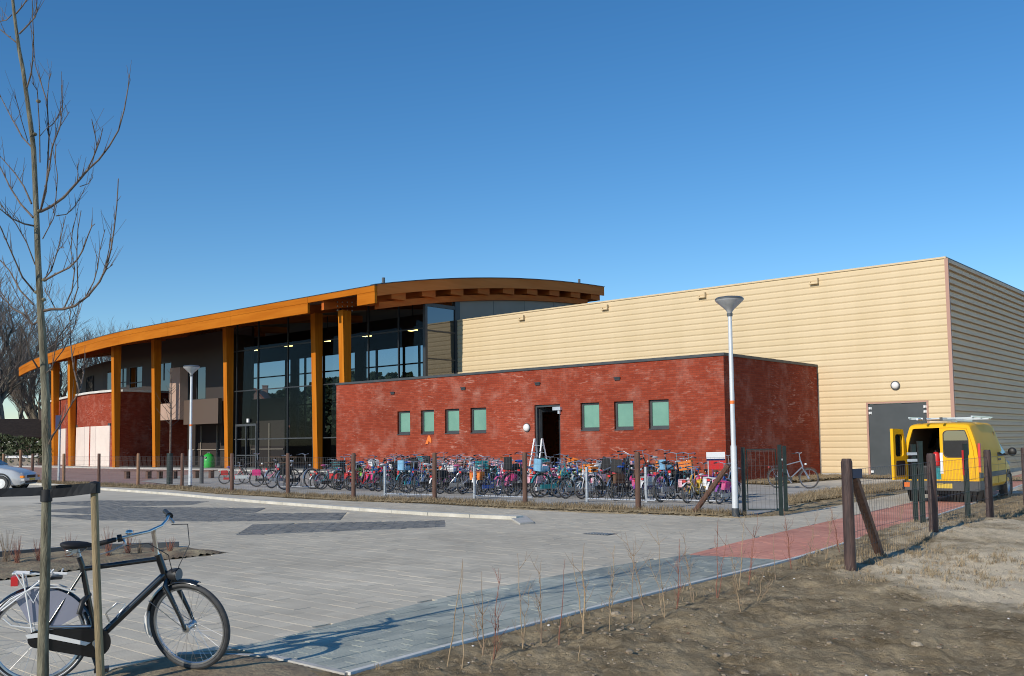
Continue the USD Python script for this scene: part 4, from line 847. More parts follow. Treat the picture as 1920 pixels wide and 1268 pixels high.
for rn, w0, s0, s1, ds in rows:
    k = 0; s = s0; prev = -1
    while s < s1:
        gap = rb.random() < .07
        if not gap and not (rn in ("third", "rear") and -9.6 < s < -7.4 and rn == "rear"):
            kind = rb.randrange(len(KINDS))
            while kind == prev: kind = rb.randrange(len(KINDS))
            prev = kind
            rot = BROT + 90 + rb.gauss(0, 10) + (180 if rb.random() < .22 else 0)
            put_bike(s + rb.uniform(-.08, .08), w0 + rb.uniform(-.22, .22), rot, kind, f"{words(KINDS[kind])}, {ORD[k]} from left in the {rn} row", tilt=rb.gauss(0, 5) + rb.choice([0, 0, 6]))
            k += 1
        s += ds * rb.uniform(.85, 1.15)
for j, (px, py, rot, kind) in enumerate(((440, 907, 20, 2), (470, 909, -8, 1), (505, 912, 15, 0), (530, 914, 60, 19), (560, 917, 50, 12))):
    p = toL(G(px, py)); put_bike(p[0], p[1], BROT + 40 + rot, kind, f"{words(KINDS[kind])}, {ORD[j]} of the loose group beside the racks")
p = toL(G(1487, 915)); put_bike(p[0], p[1], BROT + 4, 6, "silver bicycle standing alone side-on against the shaded brick end wall")
# racks: galvanised posts with rails and wheel hoops
def rack(px, py, label):
    p = G(px, py); q = toL(p); t = thing("bicycle_rack", label, "rack", (p[0], p[1], -.014), BROT, "galvanised bicycle racks")
    obj("upright", MB().box(-.03, .03, -.03, .03, 0, .93), "galvanised", t)
    obj("rail", MB().tube([(0, .0, .08), (2.0, .23, .08)], .02, 6), "galvanised", t)
    for k in range(4):
        x = .3 + k * .45; y = x * .115; obj("hoop", MB().tube([(x, y, .08), (x, y - .05, .36), (x, y - .25, .40), (x, y - .3, .1)], .010, 5).tube([(x + .07, y, .08), (x + .07, y - .05, .36), (x + .07, y - .25, .40), (x + .07, y - .3, .1)], .010, 5), "dark_grey", t)
for px, py, nm in ((722, 930, "second"), (890, 934, "third"), (1101, 940, "fourth"), (1212, 941, "fifth"), (522, 915, "first")): rack(px, py, f"{nm} galvanised bicycle rack from the left, its post standing before the bicycles")
# white board and red bag by the gate, ladder in the doorway, orange rag on the wall
p = G(1344, 938); bd = thing("notice_board", "small white board with a red lower panel between the last bicycles and the gate", "sign", (p[0], p[1], 0), 0)
obj("board", MB().box(-.25, .25, -.012, .012, 1.10, 1.28), "white", bd)
obj("panel", MB().box(-.18, .25, -.02, .01, .82, 1.05), "red", bd); obj("panel_stripe", MB().box(-.25, .25, -.016, .008, 1.055, 1.095), "blue_sign", bd)
for x in (-.2, .2): obj("leg", MB().tube([(x, .02, -.02), (x, .02, 1.25)], .014, 6), "galvanised", bd)
p = W3(-8.1, -1.0); ld = thing("step_ladder", "open white aluminium step ladder in front of the brick doorway", "ladder", tuple(p), BROT)
for nm, y0, y1 in (("front_frame", -.45, -.02), ("rear_frame", .45, .02)):
    b = MB().beam((-.27, y0, 0), (-.2, y1, 1.75), .06, .03, (0, 1, 0)).beam((.27, y0, 0), (.2, y1, 1.75), .06, .03, (0, 1, 0)); fr_ = obj(nm, b, "white_plastic", ld)
    for k in range(5):
        t = .15 + k * .17; obj("step", MB().box(-.25 + .07 * t, .25 - .07 * t, y0 + (y1 - y0) * t - .03, y0 + (y1 - y0) * t + .03, 1.75 * t, 1.75 * t + .025), "steel", fr_)
p = W3(-15.67, -.012, 1.78); rg = thing("orange_sign", "small orange arrow-shaped plate fixed to the brick wall below the second window", "sign", tuple(p), BROT)
obj("plate", MB().poly(Polygon([(-.2, -.2), (-.02, -.2), (.02, -.05), (.2, -.16), (.2, .02), (.1, .2), (.0, .2)]), 0, .03, XZ), "orange", rg)

p = G(540, 880); tb_ = thing("picnic_table", "long yellowish timber table behind the bicycles in front of the glass facade", "table", (p[0], p[1], -.01), BROT)
for k in range(4): obj("plank", MB().box(-1.5, 1.5, -.42 + k * .21, -.23 + k * .21, .80, .85), "post_wood_pale", tb_)
for y in (-.85, .65): obj("bench_plank", MB().box(-1.5, 1.5, y, y + .2, .46, .5), "post_wood_pale", tb_)
for x in (-1.1, 1.1): obj("trestle", MB().beam((x, -.75, 0), (x, -.2, .8), .08, .06, (1, 0, 0)).beam((x, .75, 0), (x, .2, .8), .08, .06, (1, 0, 0)).box(x - .03, x + .03, -.8, .8, .39, .455), "post_wood_pale", tb_)
# ================================================================ the black city bicycle in the foreground
M("gloss_black", (0.010, 0.011, 0.012), 0.18, coat=0.8, spec=0.6)
M("chrome", (0.80, 0.77, 0.72), 0.28, 1.0)
M("brushed_alu", (0.60, 0.61, 0.62), 0.32, 0.95)
M("tyre_grey", (0.035, 0.036, 0.038), 0.7, col2=(0.06, 0.06, 0.06), scale=25)
M("skirt_guard", (0.30, 0.31, 0.38), 0.3, coat=0.5)
RA = np.array([-3.235, 6.55, 0.0]); HD_ = np.array([math.cos(rad(21)), math.sin(rad(21)), 0.0]); NRM = np.array([-HD_[1], HD_[0], 0])   # NRM points to the bike's left (away from the camera)
def bp(px, py):
    d = ray(px, py); t = ((RA - CAM) @ NRM) / (d @ NRM); q = CAM + d * t - RA; return np.array([q @ HD_, q[2]])
hb_ = thing("city_bicycle", "black upright city bicycle with chrome handlebar standing by the young tree", "bicycle", (RA[0], RA[1], 0.0), 21.0)
def P(px, py, y=0.0): u = bp(px, py); return np.array([u[0], y, u[1]])
RW = .325; xr, xf = 0.0, bp(352, 1190)[0]; AX = RW
BBp, STp, SCp = P(180, 1207), P(154, 1060), P(149, 1046); HTp, HBp, CRp = P(296, 1040), P(313, 1088), P(317, 1094)
BBp[2] = max(BBp[2], .27)
fr = MB()
fr.tube([BBp, STp, SCp + (SCp - STp) * .1], [.02, .0195, .0195], 14); fr.tube([STp + (BBp - STp) * .05, HTp + (HBp - HTp) * .16], .018, 14); fr.tube([BBp + (HBp - BBp) * .02, HBp + (HTp - HBp) * .22], [.0255, .027], 14); fr.tube([HBp, HTp], .026, 14)
for s in (-1, 1):
    fr.tube([(xr, s * .062, AX), (xr + .05, s * .06, AX + .06), STp + np.array([.0, s * .018, -.05])], .0095, 10); fr.tube([(xr, s * .062, AX), (xr + .12, s * .055, AX - .005), BBp + np.array([0, s * .03, 0])], .011, 10)
fr.box(xr - .02, xr + .05, -.068, -.056, AX - .02, AX + .03).box(xr - .02, xr + .05, .056, .068, AX - .02, AX + .03)
obj("frame", fr, "gloss_black", hb_, smooth=40)
STEER = rad(-38)
_ax = (HTp - HBp) / np.linalg.norm(HTp - HBp); _Ri = trimesh.transformations.rotation_matrix(-STEER, _ax, HBp)
fc = min((_Ri[:3, :3] @ np.array([xf + .01, y_, AX]) + _Ri[:3, 3] for y_ in np.linspace(-.3, .3, 1201)), key=lambda q: abs(q[1])); fc[1] = 0.0
def steer(mb):   # turn the steered parts about the head tube
    ax = (HTp - HBp); ax /= np.linalg.norm(ax); R_ = trimesh.transformations.rotation_matrix(STEER, ax, HBp)
    v, f = mb.mesh(); return (v @ R_[:3, :3].T + R_[:3, 3], f)
def wheel(c, nm):
    c = np.asarray(c, float); w = []
    return dict(tyre=MB().tube(circle(c, RW - .021, 56), .021, 10, closed=True), rim=MB().lathe([(RW - .04, -.013), (RW - .052, -.011), (RW - .056, 0), (RW - .052, .011), (RW - .04, .013), (RW - .036, 0)], 56, c, (0, 1, 0)), hub=MB().lathe([(.012, -.055), (.03, -.05), (.03, -.04), (.022, -.03), (.022, .03), (.03, .04), (.03, .05), (.012, .055)], 18, c, (0, 1, 0)))
def spokes(c, n=36):
    b = MB()
    for k in range(n):
        a = 2 * math.pi * k / n; s = 1 if k % 2 else -1; o = a + (.55 if (k // 2) % 2 else -.55)
        b.tube([(c[0] + .028 * math.cos(o), s * .042, c[2] + .028 * math.sin(o)), (c[0] + (RW - .05) * math.cos(a), 0, c[2] + (RW - .05) * math.sin(a))], .0011, 4, False)
    return b
for c, front in (((xr, 0, AX), False), (fc, True)):
    ws = wheel(c, ""); fx = steer if front else (lambda m: m.mesh())
    w_ = obj("wheel", fx(ws["tyre"]), "tyre_grey", hb_, smooth=True)
    obj("rim", fx(ws["rim"]), "brushed_alu", w_, smooth=30); obj("hub", fx(ws["hub"]), "brushed_alu", w_, smooth=30); obj("spokes", fx(spokes(c)), "chrome", w_)
    wall = MB().tube(circle((c[0], -.0145, c[2]), RW - .022, 56), .0075, 5, closed=True).tube(circle((c[0], .0145, c[2]), RW - .022, 56), .0075, 5, closed=True)
    obj("reflective_band", fx(wall), "tyre_grey" if front else "bike_white", w_, smooth=True)
def guard(c, a0, a1, n=26, wid=.058):
    b = MB(); t = np.linspace(a0, a1, n); v = []
    for a in t:
        for y, dr in ((-wid / 2, -.012), (-wid / 2 * .7, 0.002), (0, .006), (wid / 2 * .7, 0.002), (wid / 2, -.012)): v.append((c[0] + (RW + .016 + dr) * math.cos(a), y, c[2] + (RW + .016 + dr) * math.sin(a)))
    f = [(i * 5 + k, i * 5 + k + 1, (i + 1) * 5 + k + 1, (i + 1) * 5 + k) for i in range(n - 1) for k in range(4)]
    return b.add(v, f)
obj("mudguard", guard((xr, 0, AX), rad(8), rad(165)), "gloss_black", hb_, smooth=True)
mg = obj("mudguard", steer(guard(fc, rad(74), rad(196))), "gloss_black", hb_, smooth=True)
obj("mudguard_stay", steer(MB().tube([(fc[0], -.06, fc[2]), (fc[0] - .30, -.035, fc[2] + .17)], .003, 5).tube([(fc[0], .06, fc[2]), (fc[0] - .30, .035, fc[2] + .17)], .003, 5)), "brushed_alu", mg)
obj("mudguard_tail", steer(MB().tube([(fc[0] + (RW + .018) * math.cos(a), .0, fc[2] + (RW + .018) * math.sin(a)) for a in np.linspace(rad(168), rad(200), 6)], [.016, .024, .028, .028, .024, .014], 8)), "white_plastic", mg, smooth=True)
fk = MB()
for s in (-1, 1): fk.tube([CRp + np.array([0, s * .012, .03]), CRp + np.array([.005, s * .052, 0]), (fc[0] - .10, s * .056, fc[2] + .22), (fc[0] - .035, s * .057, fc[2] + .09), (fc[0], s * .057, fc[2])], [.019, .02, .018, .0145, .013], 10)
fk.tube([HBp - (HTp - HBp) * .15, HBp], .024, 12)
obj("fork", steer(fk), "gloss_black", hb_, smooth=40)
# handlebar, stem, grips, levers: swept back towards the rider
QS = P(291, 991); br_ = HTp + (HTp - HBp) / np.linalg.norm(HTp - HBp) * .03
hbm = MB().tube([HTp, br_, QS + np.array([-.005, 0, -.03]), QS], [.0155, .0155, .0155, .019], 12)
hbm.tube([(QS[0] - .13, -.33, QS[2] + .0), (QS[0] - .07, -.27, QS[2] + .012), (QS[0] - .02, -.17, QS[2] + .012), (QS[0] + .012, -.07, QS[2] + .005), QS, (QS[0] + .012, .07, QS[2] + .005), (QS[0] - .02, .17, QS[2] + .012), (QS[0] - .07, .27, QS[2] + .022), (QS[0] - .13, .33, QS[2] + .015)], .011, 12)
HS_ = rad(-40)
def steer2(mb):
    ax = (HTp - HBp); ax /= np.linalg.norm(ax); R_ = trimesh.transformations.rotation_matrix(HS_, ax, HBp); v, f = mb.mesh(); return (v @ R_[:3, :3].T + R_[:3, 3], f)
hb2 = obj("handlebar", steer2(hbm), "chrome", hb_, smooth=40)
for s in (-1, 1):
    obj("grip", steer2(MB().tube([(QS[0] - .19, s * .375, QS[2] - .002 + .01 * s), (QS[0] - .182, s * .369, QS[2] + .0 + .01 * s), (QS[0] - .092, s * .29, QS[2] + .012 + .005 * s), (QS[0] - .085, s * .284, QS[2] + .013 + .005 * s)], [.012, .0175, .0165, .014], 12)), "black_plastic", hb2, smooth=40)
    obj("brake_lever", steer2(MB().tube([(QS[0] - .055, s * .25, QS[2] - .0), (QS[0] - .03, s * .26, QS[2] - .03), (QS[0] - .09, s * .33, QS[2] - .06), (QS[0] - .15, s * .38, QS[2] - .075)], [.011, .009, .006, .004], 8)), "brushed_alu", hb2, smooth=40)
    obj("shifter", steer2(MB().tube([(QS[0] - .08, s * .278, QS[2] + .012), (QS[0] - .06, s * .258, QS[2] + .014)], .026, 12)), "black_plastic", hb2, smooth=40)
ba = MB().sphere((QS[0] - .045, -.20, QS[2] + .035), .026, 2, (1, 1, .7)); obj("bell", steer2(ba), "chrome", hb2, smooth=True)
cb = MB()
for s in (-1, 1): cb.tube([(QS[0] - .04, s * .25, QS[2] - .045), (QS[0] + .12, s * .22, QS[2] - .02), (QS[0] + .20, s * .12, QS[2] - .13), (QS[0] + .16, s * .04, QS[2] - .27), HBp + np.array([.06, s * .02, .02]), HBp + np.array([.02, s * .02, -.06])], .0032, 6)
obj("cable", steer2(cb), "black_plastic", hb_, smooth=True)
hl_ = P(332, 1074); lampm = MB().lathe([(0, -.06), (.025, -.055), (.04, -.03), (.046, .01), (.046, .03)], 20, (hl_[0] - .0, 0, hl_[2]), (1, 0, .05)).beam(HBp + np.array([.01, 0, 0]), (hl_[0] - .02, 0, hl_[2] - .03), .012, .012)
lo = obj("headlamp", steer(lampm), "black_plastic", hb_, smooth=40); obj("lens", steer(MB().disc((hl_[0] + .031, 0, hl_[2]), (1, 0, .05), .042, 18, .004)), "lamp_cap", lo)
# saddle, seat post
obj("seat_post", MB().tube([STp - (STp - BBp) * .05, SCp + np.array([-.012, 0, .055])], .0135, 12).tube([SCp + np.array([-.03, -.03, .05]), SCp + np.array([-.03, .03, .05])], .018, 10), "brushed_alu", hb_, smooth=40)
s0 = P(112, 1026); s1 = P(176, 1024); L_ = s1[0] - s0[0]; sa = trimesh.creation.icosphere(3, 1.0); v = np.array(sa.vertices); u = (v[:, 0] + 1) / 2; wdt = .105 * np.clip(1.12 - u * .95, .24, 1) ** .8
v = np.column_stack([s0[0] + u * L_, v[:, 1] * wdt, s0[2] + .002 + np.where(v[:, 2] > 0, v[:, 2] * .030, v[:, 2] * np.where(u < .55, .05 * (1 - u), .02)) + .018 * (1 - u) ** 2])
sd = obj("saddle", (v, np.array(sa.faces)), "bag_black", hb_, smooth=True)
obj("saddle_rail", MB().tube([(s0[0] + .05, -.025, s0[2] - .03), (s0[0] + .13, -.022, s0[2] - .045), (s1[0] - .04, -.012, s1[2] - .01)], .0035, 6).tube([(s0[0] + .05, .025, s0[2] - .03), (s0[0] + .13, .022, s0[2] - .045), (s1[0] - .04, .012, s1[2] - .01)], .0035, 6), "chrome", sd)
obj("saddle_spring", MB().tube([(s0[0] + .06 + .018 * math.cos(a), -.045 + .018 * math.sin(a), s0[2] - .06 + .045 * a / 25) for a in np.linspace(0, 25, 60)], .0025, 5).tube([(s0[0] + .06 + .018 * math.cos(a), .045 + .018 * math.sin(a), s0[2] - .06 + .045 * a / 25) for a in np.linspace(0, 25, 60)], .0025, 5), "chrome", sd)
# white tubular carrier
c0, c1 = P(26, 1074), P(126, 1076); cr = MB()
for y in (-.065, -.022, .022, .065): cr.tube([(c0[0], y, c0[2]), (c1[0], y * .6, c1[2])], .0055, 8)
for x in np.linspace(c0[0], c1[0] - .03, 4): cr.tube([(x, -.065, c0[2]), (x, .065, c0[2])], .0055, 8)
for s in (-1, 1):
    cr.tube([(c0[0] + .06, s * .068, c0[2]), (xr - .03, s * .072, AX + .02)], .0055, 8).tube([(c0[0] + .24, s * .068, c0[2]), (xr - .22, s * .07, AX + .20)], .0055, 8)
    cr.tube([(xr - .25, s * .07, AX + .19), (xr - .17, s * .07, AX + .27), (xr - .03, s * .07, AX + .34), (xr + .12, s * .06, AX + .33), (xr + .22, s * .05, AX + .29)], .0055, 8)
    cr.tube([(c0[0] + .02, s * .068, c0[2]), (c0[0] + .13, s * .07, c0[2] - .20), (c0[0] + .22, s * .068, c0[2])], .005, 8)
    cr.tube([(xr - .21, s * .072, AX + .15), (xr - .16, s * .072, AX + .10), (xr - .08, s * .072, AX + .08), (xr - .02, s * .072, AX + .07)], .005, 8)
ca_ = obj("carrier", cr, "white_plastic", hb_, smooth=40)
obj("tail_lamp", MB().box(c0[0] - .012, c0[0] + .03, -.05, .05, c0[2] - .085, c0[2] - .025), "red", ca_); obj("strap", MB().tube([(c0[0] + .1, -.03, c0[2] + .008), (c1[0] - .08, -.02, c1[2] + .008)], .005, 6).box(c1[0] - .1, c1[0] - .03, -.05, .05, c1[2] - .03, c1[2] - .012), "black_plastic", ca_)
# coat guards, chain case, crank, pedals, stand, bottle cage, spare lights
for s in (-1, 1):
    ang = np.linspace(rad(28), rad(118), 16); v = [(xr + (RW + .005) * math.cos(a), s * .045, AX + (RW + .005) * math.sin(a)) for a in ang] + [(xr + .11 * math.cos(a), s * .055, AX + .11 * math.sin(a)) for a in ang]
    obj("skirt_guard", MB().add(v, [(i, i + 1, 17 + i, 16 + i) for i in range(15)]), "skirt_guard", hb_)
pl_ = Point(xr, AX).buffer(.058).union(Point(BBp[0], BBp[2]).buffer(.098)).convex_hull
cc_ = obj("chain_case", MB().poly(pl_, .062, .098, XZ), "gloss_black", hb_)
obj("case_stripe", MB().poly(Polygon([(xr - .07, AX + .035), (xr + .03, AX + .045), (BBp[0] - .03, BBp[2] + .005), (BBp[0] - .06, BBp[2] - .012), (xr + .03, AX + .012), (xr - .06, AX + .01)]), .0982, .101, XZ), "white_plastic", cc_)
obj("guard_bar", MB().tube([(xr + .06, -.07, AX + .07), (BBp[0] - .03, -.07, BBp[2] + .11)], .012, 8), "brushed_alu", cc_, smooth=True)
ck = obj("crank", MB().tube([BBp + np.array([0, -.105, 0]), BBp + np.array([.045, -.115, -.165])], [.014, .010], 8).tube([BBp + np.array([0, .085, 0]), BBp + np.array([-.045, .1, .165])], [.014, .010], 8).tube([BBp + np.array([0, -.11, 0]), BBp + np.array([0, .09, 0])], .02, 12), "brushed_alu", hb_, smooth=40)
obj("pedal", MB().box(BBp[0] + .0, BBp[0] + .09, -.215, -.12, BBp[2] - .178, BBp[2] - .152), "black_plastic", ck); obj("pedal", MB().box(BBp[0] - .09, BBp[0] + .0, .11, .205, BBp[2] + .152, BBp[2] + .178), "black_plastic", ck)
obj("stand", MB().tube([BBp + np.array([-.04, -.03, -.03]), (BBp[0] + .0, -.10, .14), (BBp[0] + .05, -.16, .012)], .011, 8).tube([BBp + np.array([-.04, .03, -.03]), (BBp[0] + .05, .14, .012)], .011, 8).box(BBp[0] + .03, BBp[0] + .11, -.19, -.13, -.004, .02), "black_plastic", hb_, smooth=40)
dn = (HBp - BBp) / np.linalg.norm(HBp - BBp); dq = np.array([-dn[2], 0, dn[0]]); b0 = BBp + dn * .14 + dq * .03
bc = MB()
for s in (-.035, .035): bc.tube([b0 + [0, s, 0], b0 + dn * .02 + dq * .07 + [0, s, 0], b0 + dn * .12 + dq * .075 + [0, s, 0], b0 + dn * .15 + dq * .03 + [0, s, 0], b0 + dn * .06 + [0, s, 0]], .003, 6)
obj("bottle_cage", bc, "chrome", hb_, smooth=True); obj("pump", MB().tube([BBp + dn * .2 + dq * .034, BBp + dn * .52 + dq * .034], .008, 8), "brushed_alu", hb_, smooth=40)
obj("ring_lock", MB().tube([(xr + .25, -.05, AX + .14), (xr + .27, -.055, AX + .22), (xr + .31, 0, AX + .26), (xr + .27, .055, AX + .22), (xr + .25, .05, AX + .14)], .017, 8), "black_plastic", hb_, smooth=True)

# ================================================================ the young tree, its stake and strap
M("young_bark", (0.075, 0.066, 0.042), 0.85, col2=(0.26, 0.24, 0.165), scale=5.0, stretch=(6, 6, 0.9), bump=0.6, bscale=30)
M("twig_bark", (0.075, 0.052, 0.042), 0.85, col2=(0.20, 0.15, 0.115), scale=14, rnd=0.0)
M("stake_wood", (0.20, 0.155, 0.085), 0.85, col2=(0.34, 0.26, 0.145), scale=6, stretch=(8, 8, 0.5), bump=0.5, bscale=30)
M("strap_black", (0.012, 0.012, 0.013), 0.6)
TY = 6.33
TR = [(80, 1310), (81, 1200), (84, 1100), (86, 1000), (87, 930), (88, 860), (86, 760), (83, 690), (80, 640), (77, 600), (74, 540), (71, 480), (69, 420), (66, 350), (63, 280), (57, 230), (50, 180), (43, 130), (36, 95), (31, 60), (26, 20), (22, -20), (17, -90), (14, -170), (12, -260)]
TWD = [26, 23, 22, 21, 20, 20, 18.5, 17.5, 16.5, 15.5, 14, 13, 12.5, 11.5, 11, 10.5, 9.5, 9, 8.5, 7.5, 7, 6.5, 5.5, 4, 2.5]
yt = thing("young_tree", "slim young bare tree with upswept branches tied to a stake in front", "tree", (0, 0, 0))
obj("trunk", MB().tube([D(x, y, TY) for x, y in TR], [w * .41 * TY / F_PX for w in TWD], 12), "young_bark", yt, smooth=True)
rt_ = random.Random(12)
BRS = [([(78, 584), (95, 580), (118, 580), (140, 574), (165, 555), (187, 528), (200, 500), (208, 468), (214, 430), (219, 385), (222, 335)], 7), ([(158, 562), (176, 528), (183, 503), (187, 470), (197, 430)], 3), ([(186, 530), (200, 505), (212, 496)], 2.5), ([(196, 508), (206, 460), (210, 420)], 2.5), ([(104, 580), (95, 562), (86, 548), (84, 540)], 3), ([(120, 578), (135, 545), (140, 505), (133, 470), (136, 430), (145, 398)], 3.5), ([(135, 575), (146, 540), (144, 470), (146, 430), (152, 395)], 3),
    ([(82, 527), (105, 514), (130, 502), (145, 487), (155, 470), (165, 442), (172, 425), (178, 420)], 5), ([(84, 522), (96, 508), (105, 480), (113, 450), (123, 405)], 3.5), ([(86, 520), (94, 497), (96, 485)], 2.5), ([(104, 480), (112, 465), (120, 465)], 2),
    ([(76, 397), (95, 388), (120, 370), (150, 336), (165, 318), (185, 300), (205, 274), (222, 245), (233, 206), (240, 165), (243, 140)], 6.5), ([(165, 317), (178, 288), (187, 265), (193, 240)], 3.2), ([(182, 278), (178, 250), (172, 224)], 2.2), ([(145, 340), (146, 325), (145, 308)], 2.5), ([(150, 350), (165, 345), (174, 333)], 2.2), ([(105, 405), (125, 402), (142, 385), (155, 362), (160, 350)], 2.5),
    ([(76, 396), (86, 350), (92, 320), (98, 275), (112, 240), (117, 205), (118, 150)], 4.5), ([(78, 388), (86, 360), (89, 320), (92, 255), (88, 190), (75, 150), (66, 122), (63, 80)], 4.5), ([(92, 300), (103, 262), (110, 242), (130, 210)], 2.5), ([(90, 240), (100, 232), (113, 212), (116, 160)], 2.5), ([(88, 190), (92, 150), (96, 138)], 2.2), ([(75, 305), (74, 240), (70, 170), (60, 155)], 3), ([(100, 400), (105, 370), (108, 330), (103, 300), (105, 270)], 2.5), ([(80, 448), (100, 410), (106, 385)], 2.5),
    ([(50, 166), (58, 140), (61, 115), (63, 70), (61, 30), (60, -30)], 4), ([(36, 64), (50, 50), (66, 32), (69, 22), (67, -10), (70, -60)], 4), ([(30, 26), (42, 12), (54, -6), (62, -40)], 3.5),
    ([(31, 80), (18, 70), (6, 60), (-12, 45), (-30, 20)], 3.5), ([(22, 28), (12, 38), (-4, 41), (-30, 30)], 2.5), ([(60, 277), (42, 258), (25, 228), (8, 195), (-10, 160)], 3.8), ([(52, 265), (40, 225), (34, 200), (28, 180)], 2),
    ([(62, 408), (38, 382), (18, 350), (0, 312), (-20, 260)], 5), ([(59, 382), (45, 350), (28, 325), (8, 302), (-12, 280)], 4.2), ([(64, 424), (45, 420), (22, 410), (0, 392), (-25, 372)], 4.5), ([(66, 497), (50, 455), (30, 420), (0, 382), (-25, 350)], 3), ([(66, 549), (42, 520), (20, 470), (0, 424), (-20, 380)], 4.5), ([(62, 571), (38, 545), (18, 508), (0, 488), (-30, 440)], 4.5), ([(76, 600), (62, 609), (45, 590), (22, 578), (0, 546), (-25, 500)], 5.5), ([(58, 608), (40, 568), (10, 512)], 2.5),
    ([(72, 692), (56, 666), (48, 630), (38, 610)], 4), ([(89, 840), (98, 818), (112, 798), (130, 765), (150, 733)], 5.5), ([(149, 735), (138, 690), (132, 640), (131, 600), (135, 560)], 4), ([(150, 733), (157, 700), (158, 678)], 4), ([(86, 700), (98, 690), (106, 640), (112, 600)], 2.5), ([(92, 692), (120, 655), (140, 610), (150, 560)], 2.2)]
bo, tw = MB(), MB()
for pl, w0 in BRS:
    off = rt_.uniform(-.5, .5); n = len(pl); pts = []
    for i, (x, y) in enumerate(pl):
        t = i / (n - 1); pts.append(D(x, y, TY + off * t ** 1.2))
    pts = np.array(pts); rr_ = np.linspace(w0 * .42, max(.6, w0 * .13), n) * TY / F_PX
    bo.tube(pts, rr_, 7)
    for _ in range(int(3 + n * 1.0)):
        t = rt_.uniform(.2, .98) * (n - 1); i = min(n - 2, int(t)); p = pts[i] + (pts[i + 1] - pts[i]) * (t - i); d = pts[i + 1] - pts[i]; d /= np.linalg.norm(d)
        q = d * rt_.uniform(.4, 1) + np.array([rt_.gauss(0, .35), rt_.gauss(0, .35), rt_.uniform(.4, 1.0)]); q /= np.linalg.norm(q); L = rt_.uniform(.03, .18)
        r0 = min(rr_[i] * .6, .0028); tw.tube([p, p + q * L * .5 + np.array([0, 0, .0]), p + q * L + np.array([0, 0, .06 * L])], [r0, r0 * .7, .0009], 4, False)
    for i in range(1, n - 1):
        if rt_.random() < .6: tw.sphere(pts[i] + np.array([rt_.gauss(0, .003), 0, .003]), rr_[i] * 1.25, 0)
obj("branches", bo, "twig_bark", yt, smooth=True); obj("twigs", tw, "twig_bark", yt, kind="stuff")
kn = MB()
for px, py in ((72, 190), (65, 252), (83, 525), (82, 562), (74, 396), (68, 548), (88, 838), (88, 940)): kn.sphere(D(px, py, TY), .016, 1, (1, 1, .8))
obj("knots", kn, "young_bark", yt, smooth=True)
ST = [(190, 1300), (184, 1160), (180, 1040), (177, 930), (176, 905)]
sk = thing("tree_stake", "round wooden stake holding the young tree, right of its trunk", "stake", (0, 0, 0))
obj("stake", MB().tube([D(x, y, 6.42) for x, y in ST] , [.027, .0255, .0245, .024, .0235], 12), "stake_wood", sk, smooth=40)
stp = thing("tree_strap", "black rubber strap tying the young tree to its stakes", "strap", (0, 0, 0))
def strap(pa, pb, ya, yb, h, name, sag=0.0):
    a, c = D(*pa, ya), D(*pb, yb); b = MB(); n = 8; v = []
    d = (c - a) / np.linalg.norm(c - a); nn = np.cross(d, [0, 0, 1]); nn /= np.linalg.norm(nn)
    for i in range(n + 1):
        t = i / n; p = a + (c - a) * t - np.array([0, 0, sag * 4 * t * (1 - t)])
        tw_ = .12 * math.sin(t * 6)
        for o in (-.003, .003):
            for z in (-h / 2, h / 2): v.append(p + nn * (o + tw_ * z) + np.array([0, 0, z]))
    f = []
    for i in range(n):
        k = 4 * i; m_ = k + 4
        f += [(k, m_, m_ + 1, k + 1), (k + 2, k + 3, m_ + 3, m_ + 2), (k + 1, m_ + 1, m_ + 3, k + 3), (k, k + 2, m_ + 2, m_)]
    return obj(name, b.add(v, f), "strap_black", stp)
strap((88, 926), (180, 916), TY - .02, 6.39, .060, "strap", .004); strap((92, 918), (184, 912), TY + .07, 6.47, .055, "strap", .003)
strap((-90, 924), (84, 921), 6.1, TY - .02, .055, "strap", .006)
obj("wrap", MB().lathe([(.031, -.042), (.037, -.04), (.037, .038), (.031, .04)], 18, D(87, 929, TY)), "strap_black", stp, smooth=40)
obj("wrap", MB().lathe([(.030, -.036), (.036, -.034), (.036, .032), (.024, .042), (0, .046)], 18, D(177.5, 915, 6.42)), "strap_black", stp, smooth=40)
# ================================================================ the yellow van with open rear doors
M("van_yellow", (0.86, 0.46, 0.012), 0.5, coat=0.0, spec=0.15, col2=(0.80, 0.41, 0.010), scale=0.8)
M("van_grey", (0.045, 0.048, 0.05), 0.6, col2=(0.06, 0.062, 0.064), scale=4)
M("van_inside", (0.16, 0.095, 0.05), 0.8)
M("van_black", (0.012, 0.012, 0.013), 0.5)
M("amber", (0.85, 0.25, 0.02), 0.3)
glass("van_glass", (0.16, 0.18, 0.19), (0.85, 0.9, 0.95), 3.0)
glass("car_glass", (0.22, 0.25, 0.26), (0.9, 0.95, 1), 1.7)
VO = G(1768, 938); VH = 38.0; VR = np.array([math.cos(rad(VH)), -math.sin(rad(VH)), 0]); VF = np.array([math.sin(rad(VH)), math.cos(rad(VH)), 0])
rr0 = G(1838, 945); VO = rr0 - VR * .85
van = thing("yellow_van", "yellow delivery van parked on the red path with its left rear door open", "van", (VO[0], VO[1], -.004), 90 - VH); UsdGeom.Xformable(van).AddScaleOp().Set(Gf.Vec3f(1.0, 1.07, 1.02))   # local x forward, y left
